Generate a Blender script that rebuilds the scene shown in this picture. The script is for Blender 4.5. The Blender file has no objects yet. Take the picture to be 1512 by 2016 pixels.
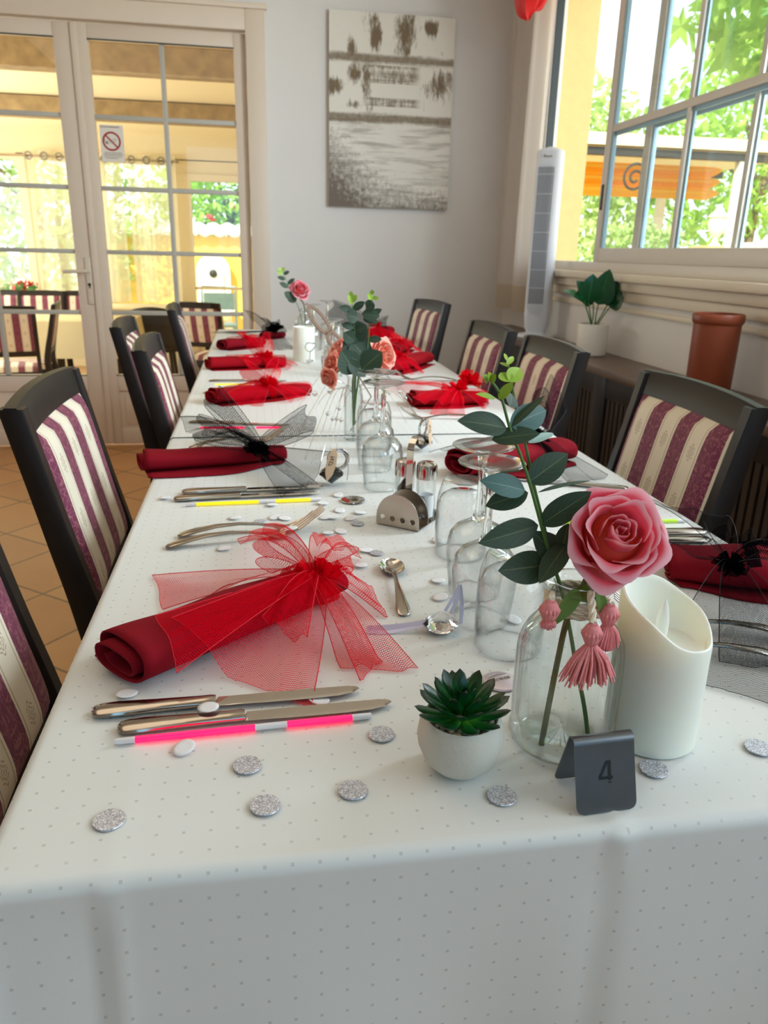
import bpy, bmesh, math, random
from mathutils import Vector, Matrix, Quaternion, noise
from math import sin, cos, pi, radians, sqrt, atan2, exp

random.seed(11)
C = bpy.context.scene.collection
scn = bpy.context.scene

# ------------------------------------------------------------------ camera
CAMZ = 1.11
FPX = 1500.0
ROWS = ((0.98695398, 0.02934884, -0.15830501),
        (-0.15925955, 0.32225174, -0.93316141),
        (0.02362686, 0.94619895, 0.32272172))
_m = Matrix(ROWS)
cam_d = bpy.data.cameras.new('camera')
cam_d.sensor_fit = 'VERTICAL'
cam_d.sensor_height = 36.0
cam_d.sensor_width = 27.0
cam_d.lens = FPX / 2016 * 36.0
cam_d.clip_start = 0.02
cam_d.dof.use_dof = True
cam_d.dof.focus_distance = 0.66
cam_d.dof.aperture_fstop = 13.0
cam = bpy.data.objects.new('camera', cam_d)
C.objects.link(cam)
cam.matrix_world = Matrix.Translation((0, 0, CAMZ)) @ _m.to_quaternion().to_matrix().to_4x4()
scn.camera = cam


def P(px, py, z=None, y=None, x=None):
    """the point of the room measured at a photograph pixel, on a plane of known height / depth"""
    d = _m @ Vector((px - 756, 1008 - py, -FPX))
    o = Vector((0, 0, CAMZ))
    if z is not None:
        t = (z - o.z) / d.z
    elif y is not None:
        t = y / d.y
    else:
        t = x / d.x
    return o + d * t


# ------------------------------------------------------------------ world, sun, lights
w = bpy.data.worlds.new('sky')
scn.world = w
w.use_nodes = True
wn = w.node_tree.nodes
wl = w.node_tree.links
bg = wn['Background']
sky = wn.new('ShaderNodeTexSky')
sky.sky_type = 'HOSEK_WILKIE'
sky.sun_direction = Vector((-0.45, -0.6, 0.75)).normalized()
sky.turbidity = 4.0
sky.ground_albedo = 0.5
mixw = wn.new('ShaderNodeMixRGB')
mixw.inputs[0].default_value = 0.55
mixw.inputs[2].default_value = (0.9, 0.97, 1.0, 1)
wl.new(sky.outputs[0], mixw.inputs[1])
wl.new(mixw.outputs[0], bg.inputs[0])
bg.inputs[1].default_value = 3.6

def sun(name, d, e, ang, col):
    l = bpy.data.lights.new(name, 'SUN')
    l.energy = e
    l.angle = radians(ang)
    l.color = col
    o = bpy.data.objects.new(name, l)
    o.rotation_euler = Vector(d).to_track_quat('-Z', 'Y').to_euler()
    C.objects.link(o)

def area(name, loc, d, sx, sy, e, col):
    l = bpy.data.lights.new(name, 'AREA')
    l.shape = 'RECTANGLE'
    l.size = sx
    l.size_y = sy
    l.energy = e
    l.color = col
    o = bpy.data.objects.new(name, l)
    o.location = loc
    o.rotation_euler = Vector(d).to_track_quat('-Z', 'Y').to_euler()
    C.objects.link(o)

sun('sun', (0.45, 0.6, -0.75), 9.0, 1.0, (1.0, 0.94, 0.84))
# added fill lamps, all out of view: cool ones as daylight, one warm overhead
area('front_fill_light', (0.4, -3.0, 1.7), (0, 1, -0.08), 2.6, 1.5, 22, (0.20, 0.62, 1.0))  # added fill before the solid front wall for the cloth front; no window there
area('side_fill_light', (1.72, -0.35, 1.75), (-1, 0, -0.12), 2.1, 1.25, 17, (0.68, 0.87, 1.0))  # added lamp outside an unseen opening, fills the near table from the right
area('pane_fill_light', (1.74, 1.3, 1.75), (-0.75, 1, -0.2), 0.7, 1.1, 98, (0.76, 0.87, 1.0))  # added lamp past the frame edge, boosts the window light on the back wall
area('overhead_fill_light', (-0.9, 1.6, 2.62), (0, 0, -1), 1.6, 1.6, 10, (1.0, 0.84, 0.62))  # added warm fill, no fixture hangs here
area('veranda_fill_light', (-3.5, 6.9, 1.3), (1, 0, 0), 3.6, 1.5, 130, (1.0, 0.98, 0.90))  # added lamp in the unseen side opening, brightens the veranda

vs = scn.view_settings
vs.view_transform = 'Standard'
vs.look = 'None'
vs.exposure = 0.0
vs.gamma = 1.0
vs.use_curve_mapping = False
scn.cycles.max_bounces = 10
scn.cycles.transparent_max_bounces = 40
scn.cycles.transmission_bounces = 10
scn.cycles.diffuse_bounces = 5
scn.cycles.glossy_bounces = 5
scn.cycles.caustics_reflective = False
scn.cycles.caustics_refractive = False
scn.cycles.sample_clamp_indirect = 4.0
scn.cycles.use_denoising = True

# ------------------------------------------------------------------ mesh helper
class MB:
    def __init__(s):
        s.v = []; s.f = []; s.uv = {}; s.mi = []
        s.cur = 0
    def add(s, vs, fs, uvs=None, M=None):
        b = len(s.v)
        for i, p in enumerate(vs):
            p = Vector(p)
            if M is not None:
                p = M @ p
            s.v.append(p)
            if uvs is not None:
                s.uv[b + i] = uvs[i]
        for f in fs:
            s.f.append([b + i for i in f])
            s.mi.append(s.cur)
        return b
    def box(s, x0, y0, z0, x1, y1, z1, M=None, c=0.0):
        if c > 0:
            return s.cbox(x0, y0, z0, x1, y1, z1, c, M)
        vs = [(x0, y0, z0), (x1, y0, z0), (x1, y1, z0), (x0, y1, z0), (x0, y0, z1), (x1, y0, z1), (x1, y1, z1), (x0, y1, z1)]
        s.add(vs, [(0, 3, 2, 1), (4, 5, 6, 7), (0, 1, 5, 4), (1, 2, 6, 5), (2, 3, 7, 6), (3, 0, 4, 7)], None, M)
    def cbox(s, x0, y0, z0, x1, y1, z1, c, M=None):
        bm = bmesh.new()
        bmesh.ops.create_cube(bm, size=1.0)
        for v in bm.verts:
            v.co = Vector(((x0 + x1) / 2 + v.co.x * (x1 - x0), (y0 + y1) / 2 + v.co.y * (y1 - y0), (z0 + z1) / 2 + v.co.z * (z1 - z0)))
        bmesh.ops.bevel(bm, geom=bm.edges[:], offset=c, segments=2, affect='EDGES', profile=0.5)
        bm.verts.index_update()
        s.add([v.co.copy() for v in bm.verts], [[v.index for v in f.verts] for f in bm.faces], None, M)
        bm.free()
    def loft(s, secs, closed=True, cap=True, uvs=None, M=None):
        n = len(secs[0]); vs = []; fs = []; uv = [] if uvs else None
        for i, sc in enumerate(secs):
            vs += list(sc)
            if uvs: uv += list(uvs[i])
        m = n if closed else n - 1
        for i in range(len(secs) - 1):
            for j in range(m):
                k = (j + 1) % n
                fs.append((i * n + j, i * n + k, (i + 1) * n + k, (i + 1) * n + j))
        if cap and closed:
            fs.append(tuple(reversed(range(n))))
            fs.append(tuple((len(secs) - 1) * n + j for j in range(n)))
        s.add(vs, fs, uv, M)
    def tube(s, pts, r, n=8, cap=True, M=None, flat=1.0):
        pts = [Vector(p) for p in pts]
        N = len(pts)
        rs = r if isinstance(r, (list, tuple)) else [r] * N
        t0 = (pts[1] - pts[0]).normalized()
        up = Vector((0, 0, 1)) if abs(t0.z) < 0.9 else Vector((1, 0, 0))
        a = (up - t0 * up.dot(t0)).normalized()
        secs = []
        for i in range(N):
            if i == 0: t = t0
            elif i == N - 1: t = (pts[i] - pts[i - 1]).normalized()
            else: t = ((pts[i + 1] - pts[i]).normalized() + (pts[i] - pts[i - 1]).normalized()).normalized()
            a = (a - t * a.dot(t))
            if a.length < 1e-6: a = t.orthogonal()
            a.normalize()
            b = t.cross(a)
            secs.append([pts[i] + (a * cos(2 * pi * k / n) * flat + b * sin(2 * pi * k / n)) * rs[i] for k in range(n)])
        s.loft(secs, True, cap, None, M)
    def lathe(s, prof, n=32, M=None, cap=False, rib=None):
        secs = []
        for (r, z) in prof:
            ring = []
            for k in range(n):
                a = 2 * pi * k / n
                rr = r * (1 + (rib(a, z) if rib else 0))
                ring.append((rr * cos(a), rr * sin(a), z))
            secs.append(ring)
        s.loft(secs, True, cap, None, M)
    def grid(s, fn, nu, nv, uvfn=None, M=None, wrap=False):
        vs = []; uv = []; fs = []
        for i in range(nu + 1):
            for j in range(nv + 1):
                u = i / nu; v = j / nv
                vs.append(fn(u, v))
                uv.append(uvfn(u, v) if uvfn else (u, v))
        for i in range(nu):
            for j in range(nv):
                a = i * (nv + 1) + j
                fs.append((a, a + nv + 1, a + nv + 2, a + 1))
        s.add(vs, fs, uv, M)
    def prism(s, ol, z0, z1, M=None):
        n = len(ol)
        vs = [(p[0], p[1], z0) for p in ol] + [(p[0], p[1], z1) for p in ol]
        fs = [tuple(reversed(range(n))), tuple(range(n, 2 * n))]
        for i in range(n):
            k = (i + 1) % n
            fs.append((i, k, n + k, n + i))
        s.add(vs, fs, None, M)
    def sphere(s, c, r, n=10, sq=(1, 1, 1), M=None):
        prof = [(max(1e-5, r * sin(pi * i / n)), -r * cos(pi * i / n)) for i in range(n + 1)]
        b = len(s.v)
        s.lathe(prof, max(8, n + 2), None)
        for i in range(b, len(s.v)):
            p = s.v[i]
            p = Vector((p.x * sq[0] + c[0], p.y * sq[1] + c[1], p.z * sq[2] + c[2]))
            s.v[i] = M @ p if M is not None else p
    def build(s, name, mats, parent=None, smooth=True, loc=None, rot=None, sharp=38, fix=True):
        me = bpy.data.meshes.new(name)
        me.from_pydata([tuple(p) for p in s.v], [], s.f)
        if not isinstance(mats, (list, tuple)): mats = [mats]
        for m in mats: me.materials.append(m)
        if len(mats) > 1:
            for p, k in zip(me.polygons, s.mi): p.material_index = k
        if s.uv:
            ul = me.uv_layers.new(name='UVMap')
            for lp in me.loops:
                ul.data[lp.index].uv = s.uv.get(lp.vertex_index, (0, 0))
        if fix:
            bm = bmesh.new(); bm.from_mesh(me)
            bmesh.ops.recalc_face_normals(bm, faces=bm.faces[:])
            bm.to_mesh(me); bm.free()
        if smooth:
            me.polygons.foreach_set('use_smooth', [True] * len(me.polygons))
            me.set_sharp_from_angle(angle=radians(sharp))
        o = bpy.data.objects.new(name, me)
        C.objects.link(o)
        if parent is not None: o.parent = parent
        if loc is not None: o.location = loc
        if rot is not None: o.rotation_euler = rot
        return o

def tag(o, label=None, cat=None, group=None, kind=None):
    if label: o['label'] = label
    if cat: o['category'] = cat
    if group: o['group'] = group
    if kind: o['kind'] = kind
    return o

def thing(name, label, cat, loc=(0, 0, 0), rz=0.0, group=None):
    o = bpy.data.objects.new(name, None)
    C.objects.link(o)
    o.empty_display_size = 0.05
    o.location = loc
    o.rotation_euler = (0, 0, rz)
    return tag(o, label, cat, group)

def copy_tree(o, parent=None):
    c = o.copy()
    C.objects.link(c)
    c.parent = parent
    for ch in list(o.children):
        copy_tree(ch, c)
    return c

def dup(root, loc, rz, label, group=None):
    c = copy_tree(root)
    c.location = loc
    c.rotation_euler = (0, 0, rz)
    c['label'] = label
    if group: c['group'] = group
    return c

def struct(o): return tag(o, kind='structure')

def T(x, y, z): return Matrix.Translation((x, y, z))
def R(a, ax): return Matrix.Rotation(a, 4, ax)
def frame(o, zdir, xhint=(1, 0, 0)):
    z = Vector(zdir).normalized(); x = Vector(xhint); x = (x - z * x.dot(z)).normalized(); y = z.cross(x)
    return Matrix(((x.x, y.x, z.x, o[0]), (x.y, y.y, z.y, o[1]), (x.z, y.z, z.z, o[2]), (0, 0, 0, 1)))
def lerp(a, b, t): return a + (b - a) * t
def sm(t):
    t = max(0, min(1, t)); return t * t * (3 - 2 * t)
def spline(pts, n):
    """catmull-rom through points"""
    pts = [Vector(p) for p in pts]
    q = [pts[0] * 2 - pts[1]] + pts + [pts[-1] * 2 - pts[-2]]
    out = []
    for i in range(1, len(q) - 2):
        for k in range(n):
            t = k / n
            a, b, c, d = q[i - 1], q[i], q[i + 1], q[i + 2]
            out.append(0.5 * ((2 * b) + (c - a) * t + (2 * a - 5 * b + 4 * c - d) * t * t + (3 * b - a - 3 * c + d) * t ** 3))
    out.append(pts[-1])
    return out

# ------------------------------------------------------------------ materials
def lin(c):
    return tuple((x / 12.92 if x <= 0.04045 else ((x + 0.055) / 1.055) ** 2.4) for x in c)
def rgb(r, g, b): return lin((r / 255, g / 255, b / 255)) + (1,)

class NT:
    def __init__(s, name):
        s.m = bpy.data.materials.new(name); s.m.use_nodes = True
        s.n = s.m.node_tree.nodes; s.l = s.m.node_tree.links
        s.p = s.n['Principled BSDF']; s.out = s.n['Material Output']
    def new(s, t, **kw):
        n = s.n.new(t)
        for k, v in kw.items(): setattr(n, k, v)
        return n
    def math(s, op, a, b=None, c=None, clamp=False):
        n = s.n.new('ShaderNodeMath'); n.operation = op; n.use_clamp = clamp
        for i, x in enumerate((a, b, c)):
            if x is None: continue
            if isinstance(x, (int, float)): n.inputs[i].default_value = x
            else: s.l.new(x, n.inputs[i])
        return n.outputs[0]
    def mix(s, f, a, b):
        n = s.n.new('ShaderNodeMix'); n.data_type = 'RGBA'
        if isinstance(f, (int, float)): n.inputs[0].default_value = f
        else: s.l.new(f, n.inputs[0])
        for x, i in ((a, 6), (b, 7)):
            if isinstance(x, tuple): n.inputs[i].default_value = x
            else: s.l.new(x, n.inputs[i])
        return n.outputs[2]
    def coord(s, which='Object'):
        return s.n.new('ShaderNodeTexCoord').outputs[which]
    def uv(s):
        sp = s.n.new('ShaderNodeSeparateXYZ'); s.l.new(s.coord('UV'), sp.inputs[0]); return sp.outputs[0], sp.outputs[1]
    def xyz(s, which='Object'):
        sp = s.n.new('ShaderNodeSeparateXYZ'); s.l.new(s.coord(which), sp.inputs[0]); return sp.outputs
    def comb(s, x, y, z=0.0):
        n = s.n.new('ShaderNodeCombineXYZ')
        for i, v in enumerate((x, y, z)):
            if isinstance(v, (int, float)): n.inputs[i].default_value = v
            else: s.l.new(v, n.inputs[i])
        return n.outputs[0]
    def noise(s, scale, vec=None, detail=3, rough=0.55, dist=0.0):
        n = s.n.new('ShaderNodeTexNoise'); n.inputs['Scale'].default_value = scale
        n.inputs['Detail'].default_value = detail; n.inputs['Roughness'].default_value = rough; n.inputs['Distortion'].default_value = dist
        s.l.new(vec if vec is not None else s.coord(), n.inputs['Vector']); return n.outputs[0]
    def ramp(s, f, stops):
        n = s.n.new('ShaderNodeValToRGB'); s.l.new(f, n.inputs[0])
        e = n.color_ramp.elements
        while len(e) < len(stops): e.new(0.5)
        for el, (p, c) in zip(e, stops):
            el.position = p; el.color = c if isinstance(c, tuple) else (c, c, c, 1)
        return n.outputs[0]
    def bump(s, h, strength=0.3, dist=0.002):
        n = s.n.new('ShaderNodeBump'); n.inputs['Strength'].default_value = strength; n.inputs['Distance'].default_value = dist
        s.l.new(h, n.inputs['Height']); s.l.new(n.outputs[0], s.p.inputs['Normal'])
    def set(s, **kw):
        for k, v in kw.items():
            i = s.p.inputs[k.replace('_', ' ')]
            if isinstance(v, (int, float, tuple)): i.default_value = v
            else: s.l.new(v, i)
        return s

def mat(name, col, rough=0.5, metal=0.0, spec=0.5, var=0.0, vscale=20, bump=0.0, bscale=60, sheen=0.0, coat=0.0, sss=0.0, emit=0.0):
    t = NT(name)
    t.set(Roughness=rough, Metallic=metal, Specular_IOR_Level=spec)
    if var > 0:
        f = t.noise(vscale)
        d = tuple(c * (1 - var) for c in col[:3]) + (1,)
        l = tuple(min(1, c * (1 + var)) for c in col[:3]) + (1,)
        t.set(Base_Color=t.mix(f, d, l))
    else:
        t.set(Base_Color=col)
    if bump > 0: t.bump(t.noise(bscale), bump)
    if sheen: t.set(Sheen_Weight=sheen)
    if coat: t.set(Coat_Weight=coat, Coat_Roughness=0.1)
    if sss:
        t.set(Subsurface_Weight=sss, Subsurface_Radius=(0.02, 0.014, 0.008), Subsurface_Scale=0.5)
    if emit:
        t.set(Emission_Color=col, Emission_Strength=emit)
    return t.m

def thin_glass(name, tint=(0.97, 0.99, 0.98, 1), ior=1.45, boost=1.0, rough=0.0, edge=None):
    t = NT(name)
    t.n.remove(t.p)
    tr = t.new('ShaderNodeBsdfTransparent'); tr.inputs[0].default_value = tint
    gl = t.new('ShaderNodeBsdfGlossy'); gl.inputs['Roughness'].default_value = rough
    lw = t.new('ShaderNodeLayerWeight'); lw.inputs['Blend'].default_value = 0.5
    f0 = ((ior - 1) / (ior + 1)) ** 2
    f = t.math('MULTIPLY', t.math('ADD', f0, t.math('MULTIPLY', t.math('POWER', lw.outputs['Facing'], 5.0), 1 - f0)), boost, clamp=True)
    if edge: t.l.new(t.mix(t.math('POWER', lw.outputs['Facing'], 3.5), tint, edge), tr.inputs[0])
    mx = t.new('ShaderNodeMixShader')
    t.l.new(f, mx.inputs[0]); t.l.new(tr.outputs[0], mx.inputs[1]); t.l.new(gl.outputs[0], mx.inputs[2])
    t.l.new(mx.outputs[0], t.out.inputs[0])
    return t.m

def real_glass(name, col=(1, 1, 1, 1), rough=0.0, ior=1.47):
    t = NT(name)
    t.set(Base_Color=col, Roughness=rough, IOR=ior, Transmission_Weight=1.0)
    return t.m

def netting(name, col, cell=0.0021, line=0.17, trans=0.4):
    """tulle: hexagon-like mesh of threads, open between them"""
    t = NT(name)
    t.n.remove(t.p)
    u, v = t.uv()
    a = t.math('DIVIDE', t.math('ADD', u, t.math('MULTIPLY', v, 0.62)), cell)
    b = t.math('DIVIDE', t.math('SUBTRACT', u, t.math('MULTIPLY', v, 0.62)), cell)
    fa = t.math('ABSOLUTE', t.math('SUBTRACT', t.math('FRACT', a), 0.5))
    fb = t.math('ABSOLUTE', t.math('SUBTRACT', t.math('FRACT', b), 0.5))
    mn = t.math('MINIMUM', fa, fb)
    mask = t.math('LESS_THAN', mn, line * 0.5)
    df = t.new('ShaderNodeBsdfDiffuse'); df.inputs[0].default_value = col
    tl = t.new('ShaderNodeBsdfTranslucent'); tl.inputs[0].default_value = col
    m1 = t.new('ShaderNodeMixShader'); m1.inputs[0].default_value = trans
    t.l.new(df.outputs[0], m1.inputs[1]); t.l.new(tl.outputs[0], m1.inputs[2])
    tr = t.new('ShaderNodeBsdfTransparent')
    m2 = t.new('ShaderNodeMixShader')
    t.l.new(mask, m2.inputs[0]); t.l.new(tr.outputs[0], m2.inputs[1]); t.l.new(m1.outputs[0], m2.inputs[2])
    t.l.new(m2.outputs[0], t.out.inputs[0])
    return t.m

M = {}
M['wall'] = mat('painted_plaster', rgb(230, 225, 220), 0.85, var=0.03, vscale=3, bump=0.08, bscale=40)
M['ceil'] = mat('ceiling_paint', rgb(232, 222, 206), 0.9)
M['pvc'] = mat('door_plastic', rgb(226, 208, 188), 0.45, spec=0.4, var=0.02, vscale=4)
M['trim'] = mat('painted_moulding', rgb(226, 212, 190), 0.5)
M['muntin'] = mat('glazing_bar_plastic', rgb(188, 184, 172), 0.45)
M['alu'] = mat('lacquered_aluminium', rgb(214, 204, 190), 0.4, spec=0.5)
M['aluedge'] = mat('pale_blue_gasket_profile', rgb(150, 185, 205), 0.35)
M['gasket'] = mat('dark_gasket', rgb(38, 46, 44), 0.6)
M['stucco'] = mat('yellow_stucco', rgb(204, 178, 118), 0.9, var=0.08, vscale=25, bump=0.5, bscale=90)
M['handle'] = mat('white_lacquer_metal', rgb(222, 206, 186), 0.3)
M['keyhole'] = mat('dark_brass', rgb(60, 48, 36), 0.4, 0.6)
M['pane'] = thin_glass('window_glass', (0.97, 0.985, 0.975, 1), 1.45)
M['thin'] = thin_glass('thin_drinking_glass', (0.985, 0.99, 0.988, 1), 1.52, 1.6, 0.0, (0.50, 0.55, 0.54, 1))
M['vaseglass'] = thin_glass('bottle_glass', (0.97, 0.985, 0.98, 1), 1.52, 1.7, 0.0, (0.30, 0.40, 0.38, 1))
M['clear'] = real_glass('solid_clear_glass', (0.98, 1.0, 0.99, 1))
M['crystal'] = real_glass('clear_faceted_acrylic', (0.99, 0.98, 1, 1), 0.0, 1.6)
M['darkwood'] = mat('dark_stained_wood', rgb(28, 20, 16), 0.42, spec=0.32, var=0.35, vscale=14)
M['ledgewood'] = mat('brown_varnished_board', rgb(98, 74, 58), 0.35, var=0.2, vscale=8)
M['slat'] = mat('brown_slat', rgb(52, 38, 26), 0.5, var=0.2)
M['steel'] = mat('cutlery_steel', rgb(176, 166, 156), 0.16, 1.0)
M['steeldark'] = mat('cool_grey_steel', rgb(150, 150, 152), 0.2, 1.0)  # darker, cooler steel for the curtain eyelets
M['brushed'] = mat('brushed_steel', rgb(118, 124, 130), 0.28, 1.0, var=0.12, vscale=50)
M['standsteel'] = mat('warm_brushed_steel', rgb(186, 176, 164), 0.26, 1.0, var=0.15, vscale=40)
M['chrome'] = mat('chrome', rgb(205, 200, 195), 0.08, 1.0)
M['wine'] = mat('burgundy_napkin_cloth', rgb(132, 8, 26), 0.85, spec=0.15, var=0.12, vscale=400)
M['winered'] = mat('red_napkin_cloth', rgb(152, 6, 22), 0.85, spec=0.15, var=0.1, vscale=400)
M['redtulle'] = netting('red_tulle', rgb(236, 14, 40), 0.0022, 0.24)
M['blacktulle'] = netting('black_tulle', rgb(10, 10, 13), 0.0022, 0.19, 0.15)
M['redtie'] = netting('bunched_red_tulle', rgb(225, 8, 28), 0.0012, 0.62)
M['blacktie'] = netting('bunched_black_tulle', rgb(10, 10, 13), 0.0012, 0.6, 0.1)
M['candle'] = mat('ivory_wax', rgb(238, 238, 226), 0.42, spec=0.4, sss=0.6)
M['wick'] = mat('white_plastic_flame', rgb(240, 236, 224), 0.35)
M['concrete'] = mat('pale_concrete', rgb(206, 202, 190), 0.85, var=0.1, vscale=30, bump=0.25, bscale=180)
M['soil'] = mat('dark_soil', rgb(50, 40, 34), 0.9)
M['terracotta'] = mat('glazed_terracotta', rgb(140, 62, 30), 0.45, var=0.1, vscale=6)
M['whiteplastic'] = mat('white_plastic', rgb(226, 228, 234), 0.3)
M['fandark'] = mat('dark_fan_void', rgb(70, 74, 88), 0.6)
M['whitepot'] = mat('white_ceramic', rgb(228, 220, 206), 0.4)
M['cord'] = mat('cotton_cord', rgb(226, 214, 188), 0.9, var=0.15, vscale=300)
M['tassel'] = mat('pink_tassel_thread', rgb(232, 138, 138), 0.75, var=0.2, vscale=500, sheen=0.3)
M['stem'] = mat('olive_stem', rgb(92, 92, 44), 0.6, var=0.2, vscale=60)
M['gstem'] = mat('fresh_green_stem', rgb(78, 116, 52), 0.5)
M['sepal'] = mat('leaf_green_sepal', rgb(96, 128, 34), 0.55, var=0.2, vscale=50)
M['lime'] = mat('young_lime_leaf', rgb(158, 190, 62), 0.5, var=0.12, vscale=60)
M['kraft'] = mat('kraft_card', rgb(214, 180, 146), 0.8)
M['blackgem'] = mat('black_faceted_plastic', rgb(10, 10, 12), 0.08, spec=0.8)
M['ribbon'] = mat('pale_lilac_ribbon', rgb(214, 210, 232), 0.4)
M['black'] = mat('black_ink', rgb(14, 12, 12), 0.5)
M['ink'] = mat('grey_print', rgb(120, 110, 92), 0.7)
M['signred'] = mat('sign_red', rgb(168, 34, 26), 0.5)
M['paper'] = mat('sign_paper', rgb(238, 228, 214), 0.7)
M['confetti'] = mat('white_paper_disc', rgb(236, 234, 236), 0.7)
M['redcloth'] = mat('bright_red_cloth', rgb(228, 10, 16), 0.7, sheen=0.2)
M['salt'] = mat('white_salt', rgb(240, 240, 240), 0.8)
M['pepper'] = mat('ground_pepper', rgb(86, 66, 50), 0.9, var=0.3, vscale=400)
M['greyboard'] = mat('grey_brown_board', rgb(140, 112, 92), 0.5)
M['iron'] = mat('dark_wrought_iron', rgb(60, 60, 56), 0.5, 0.3)
M['cream'] = mat('cream_canvas', rgb(238, 226, 190), 0.7)
M['orange'] = mat('orange_awning_cloth', rgb(246, 170, 40), 0.8, var=0.06, vscale=3)
M['whitestone'] = mat('white_stone', rgb(240, 236, 226), 0.8)
M['bark'] = mat('grey_bark', rgb(122, 104, 80), 0.9, var=0.2, vscale=8)
M['straw'] = mat('coarse_plaster_beam', rgb(158, 134, 96), 0.95, var=0.6, vscale=11, bump=0.8, bscale=30)
M['creamcloth'] = mat('cream_table_linen', rgb(226, 212, 168), 0.8)
M['vwall'] = mat('beige_veranda_paint', rgb(222, 206, 166), 0.85)
M['ground'] = mat('pale_gravel_ground', rgb(200, 180, 140), 0.95, var=0.15, vscale=6)
M['blueframe'] = mat('pale_blue_metal', rgb(160, 190, 190), 0.5)
M['red'] = mat('flower_red', rgb(210, 60, 60), 0.6)
M['orangeflower'] = mat('flower_orange', rgb(238, 140, 50), 0.6)

def leafmat(name, c1, c2, vein=None, rough=0.4, trans=0.25, scale=12):
    t = NT(name)
    f = t.noise(scale)
    col = t.mix(f, c1, c2)
    if vein:
        u, v = t.uv()
        mid = t.math('LESS_THAN', t.math('ABSOLUTE', t.math('SUBTRACT', v, 0.5)), 0.018)
        br = t.math('FRACT', t.math('ADD', t.math('MULTIPLY', u, 6.0), t.math('MULTIPLY', t.math('ABSOLUTE', t.math('SUBTRACT', v, 0.5)), -5.0)))
        ln = t.math('LESS_THAN', br, 0.07)
        msk = t.math('MAXIMUM', mid, t.math('MULTIPLY', ln, 0.35))
        col = t.mix(t.math('MULTIPLY', msk, 0.6), col, vein)
    t.set(Base_Color=col, Roughness=rough)
    if trans:
        tl = t.new('ShaderNodeBsdfTranslucent'); t.l.new(col, tl.inputs[0])
        mx = t.new('ShaderNodeMixShader'); mx.inputs[0].default_value = trans
        t.l.new(t.p.outputs[0], mx.inputs[1]); t.l.new(tl.outputs[0], mx.inputs[2]); t.l.new(mx.outputs[0], t.out.inputs[0])
    return t.m
M['euc'] = leafmat('dark_eucalyptus_leaf', rgb(30, 58, 42), rgb(54, 76, 50), rgb(120, 130, 86), 0.55, 0.08, 25)
M['eucteal'] = leafmat('teal_eucalyptus_leaf', rgb(22, 78, 72), rgb(38, 94, 84), rgb(120, 150, 130), 0.45, 0.08, 25)
M['eucpale'] = leafmat('pale_eucalyptus_leaf', rgb(120, 150, 138), rgb(150, 175, 160), None, 0.5, 0.1, 25)
M['fig'] = leafmat('glossy_dark_plant_leaf', rgb(10, 60, 28), rgb(16, 84, 46), rgb(60, 130, 80), 0.22, 0.05, 10)
M['tree'] = leafmat('sunlit_tree_leaf', rgb(142, 192, 70), rgb(200, 228, 116), None, 0.5, 0.45, 2)
M['tree2'] = leafmat('blue_green_tree_leaf', rgb(74, 140, 84), rgb(134, 186, 100), None, 0.5, 0.4, 2)
M['hedge'] = leafmat('hedge_leaf', rgb(152, 188, 104), rgb(204, 222, 152), None, 0.5, 0.4, 2)
M['yellowleaf'] = leafmat('yellow_green_leaf', rgb(196, 200, 40), rgb(230, 220, 90), None, 0.5, 0.45, 2)

def succ_mat():
    t = NT('succulent_leaf')
    u, v = t.uv()
    c = t.ramp(u, [(0.0, rgb(120, 190, 60)), (0.35, rgb(34, 120, 44)), (0.75, rgb(14, 74, 34)), (0.93, rgb(10, 44, 26)), (1.0, rgb(60, 30, 26))])
    t.set(Base_Color=c, Roughness=0.28, Specular_IOR_Level=0.6)
    return t.m
M['succ'] = succ_mat()

def rose_mat(name, base, mid, edge):
    t = NT(name)
    u, v = t.uv()
    n = t.noise(14)
    e = t.math('ADD', v, t.math('MULTIPLY', t.math('SUBTRACT', n, 0.5), 0.25))
    c = t.ramp(e, [(0.0, base), (0.40, mid), (0.86, mid), (0.99, edge)])
    t.set(Base_Color=c, Roughness=0.6, Sheen_Weight=0.2)
    tl = t.new('ShaderNodeBsdfTranslucent'); t.l.new(c, tl.inputs[0])
    mx = t.new('ShaderNodeMixShader'); mx.inputs[0].default_value = 0.3
    t.l.new(t.p.outputs[0], mx.inputs[1]); t.l.new(tl.outputs[0], mx.inputs[2]); t.l.new(mx.outputs[0], t.out.inputs[0])
    return t.m
M['rose'] = rose_mat('pink_rose_petal', rgb(236, 76, 44), rgb(240, 84, 106), rgb(250, 186, 196))
M['peach'] = rose_mat('peach_rose_petal', rgb(238, 120, 80), rgb(240, 146, 118), rgb(248, 190, 172))

def tablecloth_mat():
    t = NT('satin_dotted_tablecloth')
    u, v = t.uv()
    S = 0.0172
    fu = t.math('ABSOLUTE', t.math('SUBTRACT', t.math('FRACT', t.math('DIVIDE', u, S)), 0.5))
    fv = t.math('ABSOLUTE', t.math('SUBTRACT', t.math('FRACT', t.math('DIVIDE', v, S)), 0.5))
    m = t.math('LESS_THAN', t.math('MAXIMUM', fu, fv), 0.062)
    fib = t.noise(900, t.comb(t.math('MULTIPLY', u, 0.15), v), 2)
    col = t.mix(m, rgb(226, 226, 222), rgb(206, 205, 200))
    t.set(Base_Color=col, Roughness=t.math('ADD', t.math('MULTIPLY', m, -0.26), 0.46), Specular_IOR_Level=t.math('ADD', t.math('MULTIPLY', m, 0.6), 0.4), Sheen_Weight=0.1)
    h = t.math('ADD', t.math('MULTIPLY', fib, 0.12), t.math('MULTIPLY', m, 0.5))
    t.bump(h, 0.25, 0.0006)
    return t.m
M['cloth'] = tablecloth_mat()

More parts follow.
